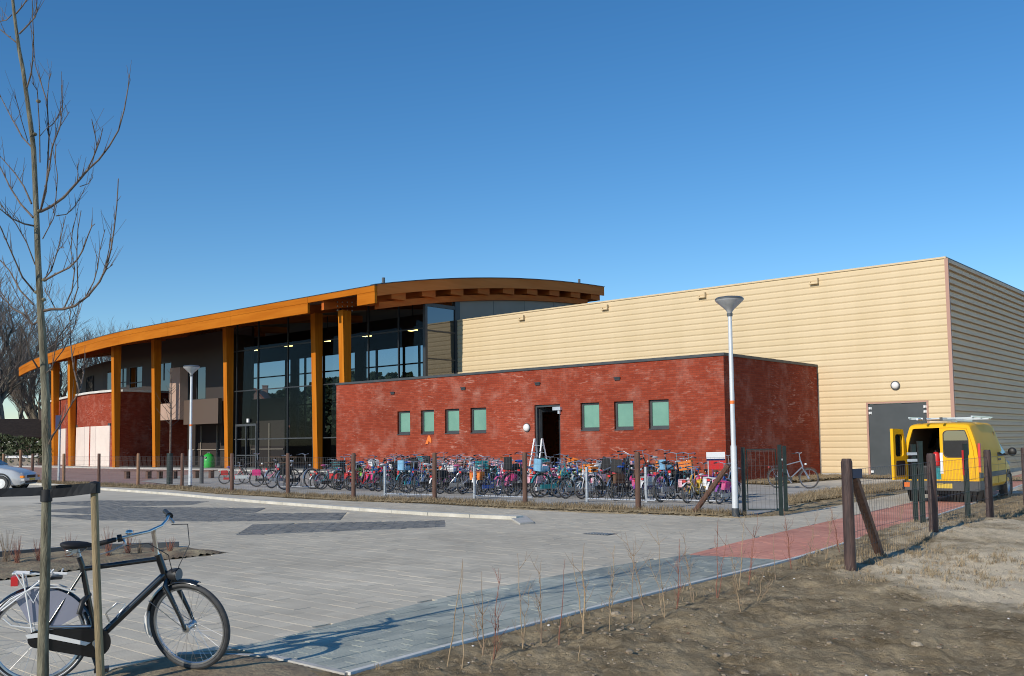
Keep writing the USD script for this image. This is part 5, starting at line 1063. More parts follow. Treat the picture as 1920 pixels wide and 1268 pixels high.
# body sections: x, floor z, top z, half width low, at the belt, at the roof
SEC = [(0.0, .42, 1.86, .80, .80, .66), (.06, .40, 1.89, .815, .815, .67), (.5, .36, 1.92, .82, .82, .68), (1.4, .34, 1.93, .82, .82, .685), (2.2, .34, 1.92, .82, .82, .675), (2.55, .34, 1.87, .82, .82, .66), (2.9, .34, 1.66, .82, .815, .645), (3.25, .35, 1.30, .815, .80, .64), (3.5, .36, 1.13, .80, .78, .68), (3.9, .38, 1.05, .775, .75, .66), (4.1, .42, .95, .72, .70, .58), (4.17, .5, .8, .62, .60, .5)]
def section(x, zb, zt, wl, wm, wt, n=30):
    zm = zb + (zt - zb) * .46; rr_ = min(.16, (zt - zm) * .5); pts = []
    for y, z in ((wl * .55, zb), (wl - .06, zb + .0), (wl, zb + .08), (wm + .005, zm * .8 + zb * .2), (wm, zm), (wm - .01, zm + .06)): pts.append((y, z))
    for t in np.linspace(0, 1, 6)[1:]: pts.append((wm - .01 + (wt - wm + .01) * t ** 1.6, zm + .06 + (zt - rr_ * .55 - zm - .06) * t))
    for a in np.linspace(0, 90, 6)[1:]: pts.append((wt - .12 + .12 * math.cos(rad(a)), zt - rr_ * .55 + rr_ * .55 * math.sin(rad(a))))
    pts.append((wt * .4, zt + .012))
    R_ = [(x, y, z) for y, z in pts]; L_ = [(x, -y, z) for y, z in pts[::-1]]
    return R_ + L_
rings = [section(*s) for s in SEC]; nr = len(rings[0]); V = np.array(sum(rings, [])); Fq = [(i * nr + k, i * nr + (k + 1) % nr, (i + 1) * nr + (k + 1) % nr, (i + 1) * nr + k) for i in range(len(SEC) - 1) for k in range(nr)]
nf = len(SEC) - 1; cap = [(nf * nr, nf * nr + k, nf * nr + k + 1) for k in range(1, nr - 1)]
b = MB().add(V, Fq).add(V, cap); obj("body", b, "van_yellow", van, smooth=35)
ins = MB().add(V * np.array([1, .95, .97]) + np.array([.03, 0, .02]), [q[::-1] for q in Fq[: nr * 6]]); obj("cargo_lining", ins, "van_inside", van)
obj("cargo_floor", MB().box(.03, 2.2, -.74, .74, .50, .56), "van_grey", van); obj("bulkhead", MB().box(2.15, 2.18, -.74, .74, .56, 1.25).box(2.15, 2.18, -.74, -.35, 1.25, 1.7), "van_inside", van)
obj("seat", MB().box(2.25, 2.4, .12, .6, .7, 1.55).sphere((2.3, .36, 1.6), .13, 1), "van_black", van); obj("seat", MB().box(2.25, 2.4, -.6, -.12, .7, 1.55), "van_black", van)
# rear frame and closed right-hand door
def rear_pts(side, zt_off=0.0):
    return [(y, z) for (_, y, z) in (section(*SEC[0])[: nr // 2] if side > 0 else section(*SEC[0])[nr // 2:])]
out_r = Polygon([(y, z) for (_, y, z) in rings[0]]); inner = out_r.buffer(-.075).intersection(sbox(-2, .56, 2, 3))
YZm = np.array([[0, 0, 1, 0], [1, 0, 0, 0], [0, 1, 0, 0], [0, 0, 0, 1.0]])
obj("rear_frame", MB().poly(out_r.difference(inner), -.02, .05, YZm), "van_yellow", van)
door_r = inner.buffer(-.006).intersection(sbox(-2, 0, -.006, 3)); wnd = sbox(-.58, 1.14, -.10, 1.70).buffer(-.06).buffer(.06)
wnd = Polygon(sbox(-.60, 1.10, -.09, 1.72).buffer(-.09).buffer(.09).exterior.coords).intersection(door_r.buffer(-.05))
rd = obj("rear_door", MB().poly(door_r.difference(wnd), -.03, .015, YZm), "van_yellow", van)
obj("rear_window", MB().poly(wnd, -.018, -.008, YZm), "van_glass", rd); obj("window_seal", MB().poly(wnd.buffer(.018).difference(wnd), -.036, -.03, YZm), "van_black", rd)
obj("panel_crease", MB().box(-.034, -.03, -.68, -.05, .98, 1.0).box(-.034, -.03, -.68, -.05, .72, .735), "van_yellow", rd); obj("number_plate", MB().box(-.045, -.031, -.06, .0, .70, 1.2), "white", rd)
# open left-hand door, swung straight back
dl_ = inner.buffer(-.006).intersection(sbox(.006, 0, 2, 3)); hx_, hy_ = -.03, .76; al = rad(98)
Mx = np.array([[0, 0, 0, 0], [0, 0, 0, 0], [0, 1, 0, 0], [0, 0, 0, 1.0]]); dd_ = np.array([-math.sin(al), -math.cos(al)]); nn_ = np.array([-dd_[1], dd_[0]])
def Mdoor(): # polygon (y, z): distance from hinge = hy_ - y, along dd_; thickness along nn_
    m_ = np.eye(4); m_[:3, 0] = [-dd_[0], -dd_[1], 0]; m_[:3, 1] = [0, 0, 1]; m_[:3, 2] = [nn_[0], nn_[1], 0]; m_[:3, 3] = [hx_ + dd_[0] * hy_, hy_ + dd_[1] * hy_, 0]; return m_
wl_ = sbox(.12, 1.12, .56, 1.66).buffer(-.08).buffer(.08); pk = sbox(.12, .66, .60, 1.02).buffer(-.05).buffer(.05)
od = obj("rear_door", MB().poly(dl_.difference(wl_), -.02, .045, Mdoor()), "van_yellow", van, label="open left rear door swung outward")
obj("rear_window", MB().poly(wl_, .0, .01, Mdoor()), "car_glass", od); obj("door_lining", MB().poly(pk, -.03, -.0205, Mdoor()).poly(pk, .0455, .055, Mdoor()), "van_black", od)
obj("rear_bumper", MB().box(-.13, .02, -.80, .80, .30, .53).box(-.1, .3, .78, .835, .32, .53).box(-.1, .3, -.835, -.78, .32, .53), "van_grey", van)
obj("number_plate", MB().box(-.135, -.131, -.26, .26, .36, .47), "bike_yellow", van)
for s in (-1, 1):
    tl = obj("tail_lamp", MB().box(-.035, .06, s * .815 - .035, s * .815 + .012, .86, 1.42), "red", van); obj("indicator", MB().box(-.036, .06, s * .815 - .035, s * .815 + .012, .74, .855), "amber", tl)
for x in (.68, 3.32):
    for s in (-1, 1):
        w_ = obj("wheel", MB().lathe([(.19, -.09), (.29, -.10), (.315, -.07), (.32, 0), (.315, .07), (.29, .10), (.19, .09)], 28, (x, s * .72, .316), (0, 1, 0)), "tyre_grey", van, smooth=40)
        obj("rim", MB().lathe([(0, .05), (.06, .07), (.17, .05), (.195, .085), (.195, -.085), (0, -.08)], 20, (x, s * .72, .316), (0, s, 0)), "galvanised", w_, smooth=30)
        obj("wheel_arch", MB().lathe([(.33, -.02), (.385, -.02), (.385, .02), (.33, .02)], 28, (x, s * .812, .335), (0, 1, 0)), "van_black", van)
obj("underbody", MB().box(.1, 3.9, -.7, .7, .2, .38), "van_black", van)
for s in (-1, 1):
    obj("side_moulding", MB().box(1.05, 2.95, s * .822 - .012, s * .822 + .012, .60, .72).box(-.0, .32, s * .82 - .012, s * .82 + .012, .60, .72), "van_grey", van)
    q = [(2.08, 1.12), (2.08, 1.62), (2.40, 1.66), (2.62, 1.58), (3.02, 1.18), (3.02, 1.12)]
    gp = Polygon(q); yv = s * .79
    sw = obj("side_window", MB().poly(gp, -.008, .008, np.array([[1, 0, 0, 0], [0, -.32 * s * 1, 1, yv + s * .385], [0, 1, 0, 0], [0, 0, 0, 1.0]])), "car_glass", van)
    obj("window_trim", MB().poly(gp.buffer(.03).difference(gp), -.007, .01, np.array([[1, 0, 0, 0], [0, -.32 * s, 1, yv + s * .385], [0, 1, 0, 0], [0, 0, 0, 1.0]])), "van_black", sw)
    mr = MB().sphere((2.98, s * .98, 1.18), .1, 2, (.6, 1, 1.1)).tube([(2.98, s * .8, 1.12), (2.98, s * .95, 1.15)], .03, 8); obj("mirror", mr, "van_black", van, smooth=True)
    obj("door_handle", MB().box(2.05, 2.27, s * .835 - .015, s * .835 + .015, .98, 1.03), "van_black", van)
    obj("door_seam", MB().box(2.02, 2.03, s * .821 - .004, s * .821 + .004, .42, 1.06).box(3.0, 3.01, s * .815 - .004, s * .815 + .004, .55, 1.0).box(1.22, 1.23, s * .823 - .004, s * .823 + .004, .45, 1.1), "van_black", van)
ws_ = obj("windscreen", MB().add([(2.60, -.60, 1.86), (2.60, .60, 1.86), (3.30, .70, 1.27), (3.30, -.70, 1.27)], [(0, 1, 2, 3)]), "car_glass", van)
obj("headlamp", MB().sphere((4.0, -.6, .85), .11, 2, (.8, 1.3, .9)), "lamp_glass", van, smooth=True); obj("headlamp", MB().sphere((4.0, .6, .85), .11, 2, (.8, 1.3, .9)), "lamp_glass", van, smooth=True)
obj("front_bumper", MB().box(3.95, 4.22, -.74, .74, .28, .56), "van_grey", van)
rk = MB()
for x in (.25, 1.15, 2.05): rk.beam((x, -.70, 2.03), (x, .70, 2.03), .05, .035).beam((x, -.66, 1.9), (x, -.66, 2.03), .04, .04).beam((x, .66, 1.9), (x, .66, 2.03), .04, .04)
for y in (-.68, .68): rk.beam((.1, y, 2.06), (2.3, y, 2.06), .035, .035)
rko = obj("roof_rack", rk, "brushed_alu", van)
lad = thing("ladder", "aluminium ladder lying on the roof rack of the yellow van", "ladder", (VO[0], VO[1], -.004), 90 - VH)
lb = MB().beam((-.25, -.12, 2.05), (2.9, -.12, 2.05), .025, .07).beam((-.25, .26, 2.05), (2.9, .26, 2.05), .025, .07); obj("rails", lb, "steel", lad)
for x in np.arange(-.1, 2.9, .28): obj("rung", MB().tube([(x, -.12, 2.05), (x, .26, 2.05)], .014, 8), "steel", lad)
obj("feet", MB().box(-.3, -.25, -.15, -.09, 2.01, 2.09).box(-.3, -.25, .23, .29, 2.01, 2.09), "dark_grey", lad)
pipe = thing("pipe", "pale plastic drain pipe lying on the van's roof rack", "pipe", (VO[0], VO[1], -.004), 90 - VH); obj("tube", MB().tube([(-.1, .48, 2.06), (1.9, .48, 2.06)], .028, 14), "galvanised", pipe, smooth=40)
# tools in the open load space
for nm, x, y, w, m_, lb_ in (("toolbox", .25, .35, .4, "bag_black", "black toolbox standing in the van's open load space"), ("crate", .28, .08, .3, "bag_teal", "green crate standing in the van's open load space")):
    p = VO + VF * x - VR * y; t = thing(nm, lb_, nm, (p[0], p[1], .556), 90 - VH); obj("box", MB().box(-.2, .2, -w / 2, w / 2, 0, .3), m_, t); obj("lid", MB().box(-.21, .21, -w / 2 - .01, w / 2 + .01, .302, .34).box(-.1, .1, -.015, .015, .34, .4), "van_grey", t)
p = VO + VF * .2 - VR * .15; t = thing("canister", "small red canister in the van's open load space", "canister", (p[0], p[1], .9), 0); obj("can", MB().lathe([(0, 0), (.09, 0), (.1, .02), (.1, .26), (.06, .32), (.03, .34), (0, .34)], 16), "red", t, smooth=40); obj("cap", MB().lathe([(.031, .335), (.031, .37), (0, .37)], 10), "van_black", t)

# ================================================================ the silver car at the left edge
M("car_silver", (0.55, 0.55, 0.55), 0.3, 0.15, coat=0.5)
cO = G(58, 919); car = thing("silver_car", "silver hatchback standing at the left edge, its nose towards the school", "car", (cO[0], cO[1], -.01), 4.0)
# local x forward with the nose at 0
CS = [(-4.0, .35, .95, .74, .70), (-3.9, .26, 1.1, .80, .70), (-3.5, .22, 1.38, .83, .62), (-2.8, .22, 1.45, .84, .60), (-2.2, .22, 1.44, .84, .60), (-1.75, .22, 1.32, .84, .60), (-1.2, .22, .98, .84, .70), (-.9, .22, .92, .83, .70), (-.4, .22, .82, .80, .66), (-.12, .24, .70, .72, .56), (0, .32, .60, .60, .45)]
def csec(x, zb, zt, wl, wt):
    zm = min(.86, zt - .03); p = [(wl * .6, zb), (wl - .05, zb), (wl, zb + .1), (wl + .01, (zb + zm) / 2), (wl - .02, zm - .03), (wl - .05, zm)]
    if zt > zm + .12: p += [(wl - .05 - (wl - .05 - wt) * t, zm + (zt - .05 - zm) * t) for t in (.33, .66, 1)]
    else: p += [(wl - .07, zm + (zt - zm) * .3), (wl - .1, zm + (zt - zm) * .5), (wt + .02, zm + (zt - zm) * .7)]
    p += [(wt - .06, zt - .01), (wt * .5, zt + .01)]
    return [(x, y, z) for y, z in p] + [(x, -y, z) for y, z in p[::-1]]
rg_ = [csec(*s) for s in CS]; nr = len(rg_[0]); V = np.array(sum(rg_, [])); Fq = [(i * nr + k, i * nr + (k + 1) % nr, (i + 1) * nr + (k + 1) % nr, (i + 1) * nr + k) for i in range(len(CS) - 1) for k in range(nr)]
nf = len(CS) - 1; b = MB().add(V, Fq).add(V, [(nf * nr, nf * nr + k, nf * nr + k + 1) for k in range(1, nr - 1)]).add(V, [(0, k + 1, k) for k in range(1, nr - 1)])
obj("body", b, "car_silver", car, smooth=40)
for x in (-.78, -3.3):
    for s in (-1, 1):
        w_ = obj("wheel", MB().lathe([(.19, -.09), (.28, -.1), (.305, -.07), (.31, 0), (.305, .07), (.28, .10), (.19, .09)], 28, (x, s * .76, .305), (0, 1, 0)), "tyre_grey", car, smooth=40)
        obj("hubcap", MB().lathe([(0, .06), (.1, .085), (.19, .06), (.21, .09), (.21, -.08), (0, -.08)], 20, (x, s * .76, .305), (0, s, 0)), "white_plastic", w_, smooth=30)
        obj("wheel_arch", MB().lathe([(.32, -.02), (.37, -.02), (.37, .02), (.32, .02)], 28, (x, s * .83, .32), (0, 1, 0)), "van_black", car)
for s in (-1, 1):
    obj("headlamp", MB().sphere((-.16, s * .56, .63), .12, 2, (.9, 1.1, .6)), "lamp_glass", car, smooth=True)
    obj("side_window", MB().add([(-1.45, s * .79, .9), (-3.6, s * .79, .9), (-3.3, s * .67, 1.33), (-1.85, s * .67, 1.33)], [(0, 1, 2, 3)]), "car_glass", car)
    obj("indicator", MB().box(-.1, .02, s * .66 - .08, s * .66 + .06, .50, .58), "amber", car)
obj("grille", MB().box(-.06, .015, -.36, .36, .50, .60).box(-.12, .03, -.5, .5, .30, .38), "van_black", car); obj("bumper", MB().box(-.25, .04, -.7, .7, .39, .49), "car_silver", car); obj("number_plate", MB().box(.041, .05, -.24, .24, .40, .48), "bike_yellow", car)
obj("windscreen", MB().add([(-1.16, -.72, 1.0), (-1.16, .72, 1.0), (-1.77, .60, 1.36), (-1.77, -.60, 1.36)], [(0, 1, 2, 3)]), "car_glass", car)

# ================================================================ small things on the school side
p = G(110, 906); t = thing("sign_post", "grey pole with a narrow blue sign before the left end of the brick wing", "sign", (p[0], p[1], 0))
zt_ = D(108, 779, p[1])[2]; zb_ = D(108, 805, p[1])[2]
obj("pole", MB().tube([(0, 0, -.1), (0, 0, zt_)], .055, 10), "galvanised", t, smooth=40); obj("sign_plate", MB().box(-.16, .07, -.09, -.06, zb_, zt_), "blue_sign", t)
p = G(391, 878); t = thing("bottle_bank", "bright green domed container beside the fourth timber post", "container", (p[0], p[1], 0)); M("bank_green", (0.02, 0.40, 0.045), 0.35, coat=0.5)
obj("shell", MB().lathe([(.40, 0), (.46, .05), (.47, .5), (.43, .75), (.33, .95), (.16, 1.07), (0, 1.1)], 24), "bank_green", t, smooth=40); obj("opening", MB().disc((-.12, -.44, .78), (-.2, -1, .25), .09, 14, .03), "van_black", t); obj("hook", MB().tube([(-.06, 0, 1.08), (-.05, 0, 1.17), (.05, 0, 1.17), (.06, 0, 1.08)], .015, 6), "galvanised", t)
def bench(px0, px1, py, label):
    a, c = G(px0, py), G(px1, py); L = np.linalg.norm(c - a); t = thing("bench", label, "bench", tuple((a + c) / 2), deg(math.atan2(*(c - a)[[1, 0]])), "timber benches on the school yard")
    for k in range(3): obj("slat", MB().box(-L / 2, L / 2, -.2 + k * .14, -.08 + k * .14, .36, .40), "post_wood", t)
    for x in (-L / 2 + .25, L / 2 - .25): obj("leg", MB().box(x - .07, x + .07, -.15, .15, -.02, .355), "post_wood", t)
bench(231, 286, 897, "leftmost low timber bench on the red school yard"); bench(292, 335, 897, "second low timber bench from the left, behind the guarded sapling"); bench(360, 404, 896, "right-hand low timber bench below the green container")
def guarded(px, py, ptop, label):
    p = G(px, py); t = thing("sapling", label, "tree", (p[0], p[1], 0)); h = D(px, ptop, p[1])[2]; rg = random.Random(px)
    obj("tree_guard", MB().tube([(0, 0, -.05), (0, 0, D(px, 850, p[1])[2])], .13, 10), "dark_green", t, smooth=40)
    obj("trunk", MB().tube([(0, 0, 0), (.02, 0, h * .6), (0, 0, h)], [.05, .04, .012], 7), "twig_bark", t, smooth=True); b = MB()
    for k in range(26):
        z = h * rg.uniform(.45, .97); a = rg.uniform(0, 6.28); L = rg.uniform(.3, 1.1) * (1.2 - z / h); q = np.array([math.cos(a) * L, math.sin(a) * L, L * rg.uniform(.8, 1.6)])
        b.tube([(0, 0, z), (q[0] * .5, q[1] * .5, z + q[2] * .4), (q[0], q[1], z + q[2])], [.014, .009, .004], 4, False)
    obj("branches", b, "twig_bark", t)
guarded(318, 907, 690, "thin bare sapling in a dark green guard, left of the small pole lamp"); 
p = G(378, 906); t = thing("bollard", "short dark post just right of the small pole lamp", "post", (p[0], p[1], 0)); obj("post", MB().tube([(0, 0, -.1), (0, 0, 1.15)], .085, 12), "dark_grey", t, smooth=40); obj("cap", MB().lathe([(.088, 1.15), (.088, 1.18), (.05, 1.2), (0, 1.205)], 12), "van_black", t, smooth=40)
p = G(38, 884); t = thing("timber_post", "short pale timber post beyond the silver car", "post", (p[0], p[1], 0)); obj("post", MB().tube([(0, 0, -.1), (0, 0, 1.5), (0, 0, 1.53)], [.1, .095, .07], 10), "post_wood_pale", t, smooth=40); obj("cap", MB().lathe([(.098, 1.5), (.098, 1.53), (0, 1.56)], 10), "post_wood", t)
p = G(47, 874); t = thing("planter", "white-topped low box planter left of the school, below the hedge", "planter", (p[0], p[1], 0)); obj("box", MB().box(-1.4, 1.4, -.5, .5, -.05, .75), "grey_panel", t); obj("rim", MB().box(-1.5, 1.5, -.6, .6, .75, .95), "white_plastic", t)
p = RP[0] + np.array([.0, 0]); obj("sign_plate", MB().obox((RP[0][0] + .115, RP[0][1] - .02, D(1611, 888, RP[0][1])[2]), (1, 0, 0), (0, 1, 0), (0, 0, 1), .12, .012, .11).beam((RP[0][0] + .04, RP[0][1], D(1611, 888, RP[0][1])[2]), (RP[0][0] + .1, RP[0][1] - .01, D(1611, 888, RP[0][1])[2]), .02, .02), "plate_navy", fence2)
# ================================================================ bare trees beyond the school, houses
M("far_bark", (0.10, 0.085, 0.065), 0.9, col2=(0.17, 0.145, 0.105), scale=2)
M("far_twigs", (0.16, 0.128, 0.105), 0.9)
M("ivy", (0.035, 0.05, 0.022), 0.8, col2=(0.06, 0.08, 0.03), scale=1.5)
def grow(h, seed, spread=.55, levels=6, trunk_r=.3, first=.28):
    rg = random.Random(seed); br, tw = MB(), MB()
    def rec(p, d, L, r, lv):
        n = 3; pts = [p]; dd = d.copy()
        for i in range(n):
            dd = dd + np.array([rg.gauss(0, .10), rg.gauss(0, .10), .05 if lv else 0]); dd /= np.linalg.norm(dd); pts.append(pts[-1] + dd * L / n)
        rs = np.linspace(r, r * .62, n + 1); (br if lv < 3 else tw).tube(pts, rs, 7 if lv == 0 else (5 if lv < 3 else 3), False)
        if lv >= levels: return
        k = (5 if lv == 0 else 4) if lv < 3 else 3
        for j in range(k):
            t = 1.0 if j == 0 else rg.uniform(.35, 1.0); i = min(n - 1, int(t * n)); q = pts[i] + (pts[i + 1] - pts[i]) * (t * n - i)
            a = rg.uniform(0, 6.28); s = np.array([math.cos(a), math.sin(a), 0]); nd = dd * (1.0 if j else 1.4) + s * spread * rg.uniform(.7, 1.5) + np.array([0, 0, .18]); nd /= np.linalg.norm(nd)
            rec(q, nd, L * rg.uniform(.55, .82) * (1.0 if lv else .85), max(.0042, r * rg.uniform(.34, .5) if j else r * .6), lv + 1)
    rec(np.zeros(3) - np.array([0, 0, .2]), np.array([rg.gauss(0, .03), rg.gauss(0, .03), 1.0]), h * first, trunk_r, 0)
    return br, tw
PROTO = {}
def big_tree(px, py, ptop, Y, var, label, wide=1.0):
    p = D(px, py, Y); h = D(px, ptop, Y)[2]; rz = (px * 37) % 360
    if var not in PROTO:
        br, tw = grow(10.0, 100 + var, spread=(.55, .7, .5)[var], levels=6, trunk_r=(.19, .15, .16)[var], first=(.30, .24, .34)[var])
        zmax = max(tw.mesh()[0][:, 2].max(), 1); t = thing("bare_tree", label, "tree", (p[0], p[1], 0), rz, "bare trees beyond the school")
        s_ = UsdGeom.Xformable(t).AddScaleOp(); s_.Set(Gf.Vec3f(wide * h / zmax, wide * h / zmax, h / zmax))
        obj("trunk", br, "far_bark", t, smooth=True); obj("crown", tw, "far_twigs", t); PROTO[var] = (t, zmax); return t
    t, zmax = PROTO[var]; return dup(t, (p[0], p[1], 0), rz, label, scale=(wide * h / zmax, wide * h / zmax, h / zmax))
big_tree(6, 864, 470, 108, 0, "massive bare tree with thick trunk at the far left edge", 1.25)
big_tree(-40, 864, 520, 112, 1, "bare tree partly cut off by the left edge of the view")
big_tree(60, 860, 560, 125, 2, "bare tree rising right behind the slim young tree", 1.2)
big_tree(112, 858, 578, 132, 1, "bare tree whose crown shows above the left tip of the timber roof", 1.1)
big_tree(150, 858, 588, 138, 0, "rounded bare tree above the left quarter of the timber roof", 1.1)
big_tree(190, 856, 606, 135, 2, "low bare tree crown between two rounder crowns above the roof", 1.2)
big_tree(240, 856, 596, 128, 1, "bare tree crown just before the roof line climbs out of the trees", 1.0)
big_tree(278, 856, 606, 140, 0, "rightmost bare tree crown showing above the timber roof", 1.0)
big_tree(28, 862, 640, 116, 2, "smaller bare tree in front of the dark house on the left", 1.0)
big_tree(85, 860, 610, 120, 0, "bare tree directly behind the strapped trunk", 1.0)
def hedge(px0, px1, py, ptop, Y, label, seed, mat="ivy", name="hedge", cat="hedge"):
    a, c = D(px0, py, Y), D(px1, py, Y); h = D((px0 + px1) / 2, ptop, Y)[2]; L = c[0] - a[0]; t = thing(name, label, cat, ((a[0] + c[0]) / 2, Y, 0)); rg = np.random.default_rng(seed)
    n = 2600; P_ = np.column_stack([rg.uniform(-L / 2, L / 2, n), rg.normal(0, .7, n), np.abs(rg.uniform(0, 1, n)) ** .8 * h]); P_[:, 2] *= .75 + .35 * meshkit.noise(np.column_stack([P_[:, 0] * .6, P_[:, 1] * .5, np.zeros(n)]), seed)
    s = rg.uniform(.08, .22, n); d1 = rg.normal(size=(n, 3)); d1 /= np.linalg.norm(d1, axis=1)[:, None]; d2 = np.cross(d1, rg.normal(size=(n, 3))); d2 /= np.linalg.norm(d2, axis=1)[:, None]
    v = np.stack([P_ - d1 * s[:, None], P_ + d2 * s[:, None] * .6, P_ + d1 * s[:, None], P_ - d2 * s[:, None] * .6], 1).reshape(-1, 3); f = np.arange(4 * n).reshape(n, 4)
    obj("foliage", MB().add(v, f), mat, t); b = MB()
    for k in range(14): x = -L / 2 + L * (k + .5) / 14; b.tube([(x, 0, 0), (x + .1, .1, h * .7)], [.06, .02], 4, False)
    obj("stems", b, "far_bark", t)
hedge(-60, 92, 872, 815, 88, "dark evergreen hedge in front of the house at the far left", 5)
# low dark house on the left
M("house_dark", (0.075, 0.05, 0.04), 0.8, col2=(0.10, 0.07, 0.055), scale=3); M("roof_tile", (0.022, 0.018, 0.017), 0.9, col2=(0.035, 0.028, 0.025), scale=4, spec=0.1); M("house_red_roof", (0.33, 0.075, 0.045), 0.8, col2=(0.40, 0.11, 0.07), scale=3); M("house_wall", (0.30, 0.16, 0.12), 0.85, col2=(0.36, 0.21, 0.16), scale=2)
def house(p, rot, L, Wd, eave, ridge, wall, roof, label, name="house"):
    t = thing(name, label, "house", (p[0], p[1], 0), rot)
    g = Polygon([(-Wd / 2, 0), (Wd / 2, 0), (Wd / 2, eave), (0, ridge - .15), (-Wd / 2, eave)]); obj("wall", MB().poly(g, -L / 2, L / 2, YZ), wall, t)
    sl = math.atan2(ridge - eave, Wd / 2); rl = Wd / 2 / math.cos(sl) + .5
    rf = None
    for s in (-1, 1):
        cy, cz = s * (Wd / 4 + .18), (eave + ridge) / 2 - .12; b = MB().obox((0, cy, cz), (1, 0, 0), (0, s * math.cos(sl), -math.sin(sl)), (0, s * math.sin(sl), math.cos(sl)), L + .6, rl, .16); r_ = obj("roof", b, roof, t); rf = rf or r_
    obj("chimney", MB().box(L * .25 - .35, L * .25 + .35, -.35, .35, ridge - .9, ridge + .9).box(L * .25 - .4, L * .25 + .4, -.4, .4, ridge + .9, ridge + 1.0), wall, rf)
    for x in np.arange(-L / 2 + 1.2, L / 2 - 1, 2.6):
        for s in (-1, 1):
            w_ = obj("window", MB().box(x, x + 1.3, s * Wd / 2 - .06, s * Wd / 2 + .06, 1.0, 2.3), "white_plastic", t); obj("pane", MB().box(x + .08, x + 1.22, s * (Wd / 2 + .065) - .004, s * (Wd / 2 + .065) + .004, 1.08, 2.22), "mirror_glass", w_)
    return t
hp = D(40, 866, 98); house(hp, 8, 8.5, 7.5, 2.9, 4.6, "house_dark", "roof_tile", "low dark house under a dark tiled roof at the far left behind the trees")
# houses and evergreens behind the school, seen through its glass hall
def at(px, Y): q = D(px, 860, Y); return (q[0], q[1])
q = at(490, 128); house(q, 96, 12, 8.5, 4.2, 8.9, "house_wall", "house_red_roof", "red-roofed house seen through the school's glass hall")
q = at(432, 140); house(q, 84, 12, 9, 4.0, 8.0, "house_wall", "house_red_roof", "farther red-roofed house behind the school, left of the one seen through the glass")
for k, (px, Y, h) in enumerate(((508, 132, 8.6), (528, 138, 9.4), (545, 134, 10.2), (566, 140, 9.2), (590, 136, 10.4), (612, 130, 10.6), (632, 138, 11.2), (655, 134, 11.8), (680, 138, 11.0), (705, 134, 11.6), (735, 130, 11.2), (765, 134, 11.5), (475, 145, 8.2), (455, 138, 7.6))):
    x, y = at(px, Y)
    t = thing("evergreen_tree", f"dark evergreen tree behind the school, {ORD[k]} of the row seen through the glass hall", "tree", (x, y, 0)); rg = np.random.default_rng(300 + k); n = 1900
    u = rg.uniform(0, 1, n) ** .7; a = rg.uniform(0, 6.28, n); rad_ = h * .27 * np.sin(np.pi * np.clip(u, .08, .97)) ** .7 * (.6 + .5 * rg.uniform(0, 1, n)) * (.8 + .4 * meshkit.noise(np.column_stack([np.cos(a) * 2, np.sin(a) * 2, u * 5]), k)); P_ = np.column_stack([rad_ * np.cos(a), rad_ * np.sin(a), h * (.08 + .92 * u)])
    s = rg.uniform(.15, .45, n); d1 = rg.normal(size=(n, 3)); d1 /= np.linalg.norm(d1, axis=1)[:, None]; d2 = np.cross(d1, rg.normal(size=(n, 3))); d2 /= np.linalg.norm(d2, axis=1)[:, None]
    obj("crown", MB().add(np.stack([P_ - d1 * s[:, None], P_ + d2 * s[:, None], P_ + d1 * s[:, None], P_ - d2 * s[:, None]], 1).reshape(-1, 3), np.arange(4 * n).reshape(n, 4)), "ivy", t); obj("trunk", MB().tube([(0, 0, -.1), (0, 0, h * .8)], [.25, .06], 7), "far_bark", t)

# ================================================================ young shrubs along the soil edge, red twigs in the bed, litter
M("stem_tan", (0.42, 0.31, 0.18), 0.85, col2=(0.24, 0.15, 0.09), scale=9); M("stem_red", (0.30, 0.12, 0.075), 0.8, col2=(0.22, 0.08, 0.05), scale=9); M("stem_brown", (0.27, 0.185, 0.115), 0.85, col2=(0.30, 0.21, 0.14), scale=9)
SH = [(838, 1258, 868, 1048, "tan"), (866, 1262, 868, 1052, "tan"), (905, 1228, 903, 1072, "brown"), (925, 1238, 935, 1066, "red"), (980, 1222, 971, 1038, "tan"), (1015, 1205, 1015, 1050, "brown"), (1048, 1214, 1060, 1048, "red"), (1094, 1200, 1096, 1018, "tan"), (1143, 1196, 1152, 1022, "tan"), (1186, 1168, 1187, 1018, "brown"), (1212, 1150, 1172, 998, "brown"), (1247, 1166, 1232, 995, "tan"), (1268, 1142, 1274, 1010, "red"), (1300, 1128, 1280, 1000, "brown"), (1345, 1128, 1346, 985, "red"), (1385, 1108, 1396, 966, "tan"), (1402, 1098, 1421, 962, "red"), (1455, 1088, 1450, 980, "brown"), (1484, 1070, 1470, 955, "red"), (1516, 1062, 1528, 960, "brown"), (1548, 1050, 1562, 950, "tan"), (1575, 1040, 1556, 948, "red"), (1640, 1028, 1636, 948, "brown"), (1690, 1012, 1694, 930, "tan"), (1390, 1150, 1372, 1060, "tan"), (1420, 1135, 1432, 1070, "tan"), (922, 1262, 921, 1222, "tan"), (1088, 1250, 1084, 1205, "tan")]
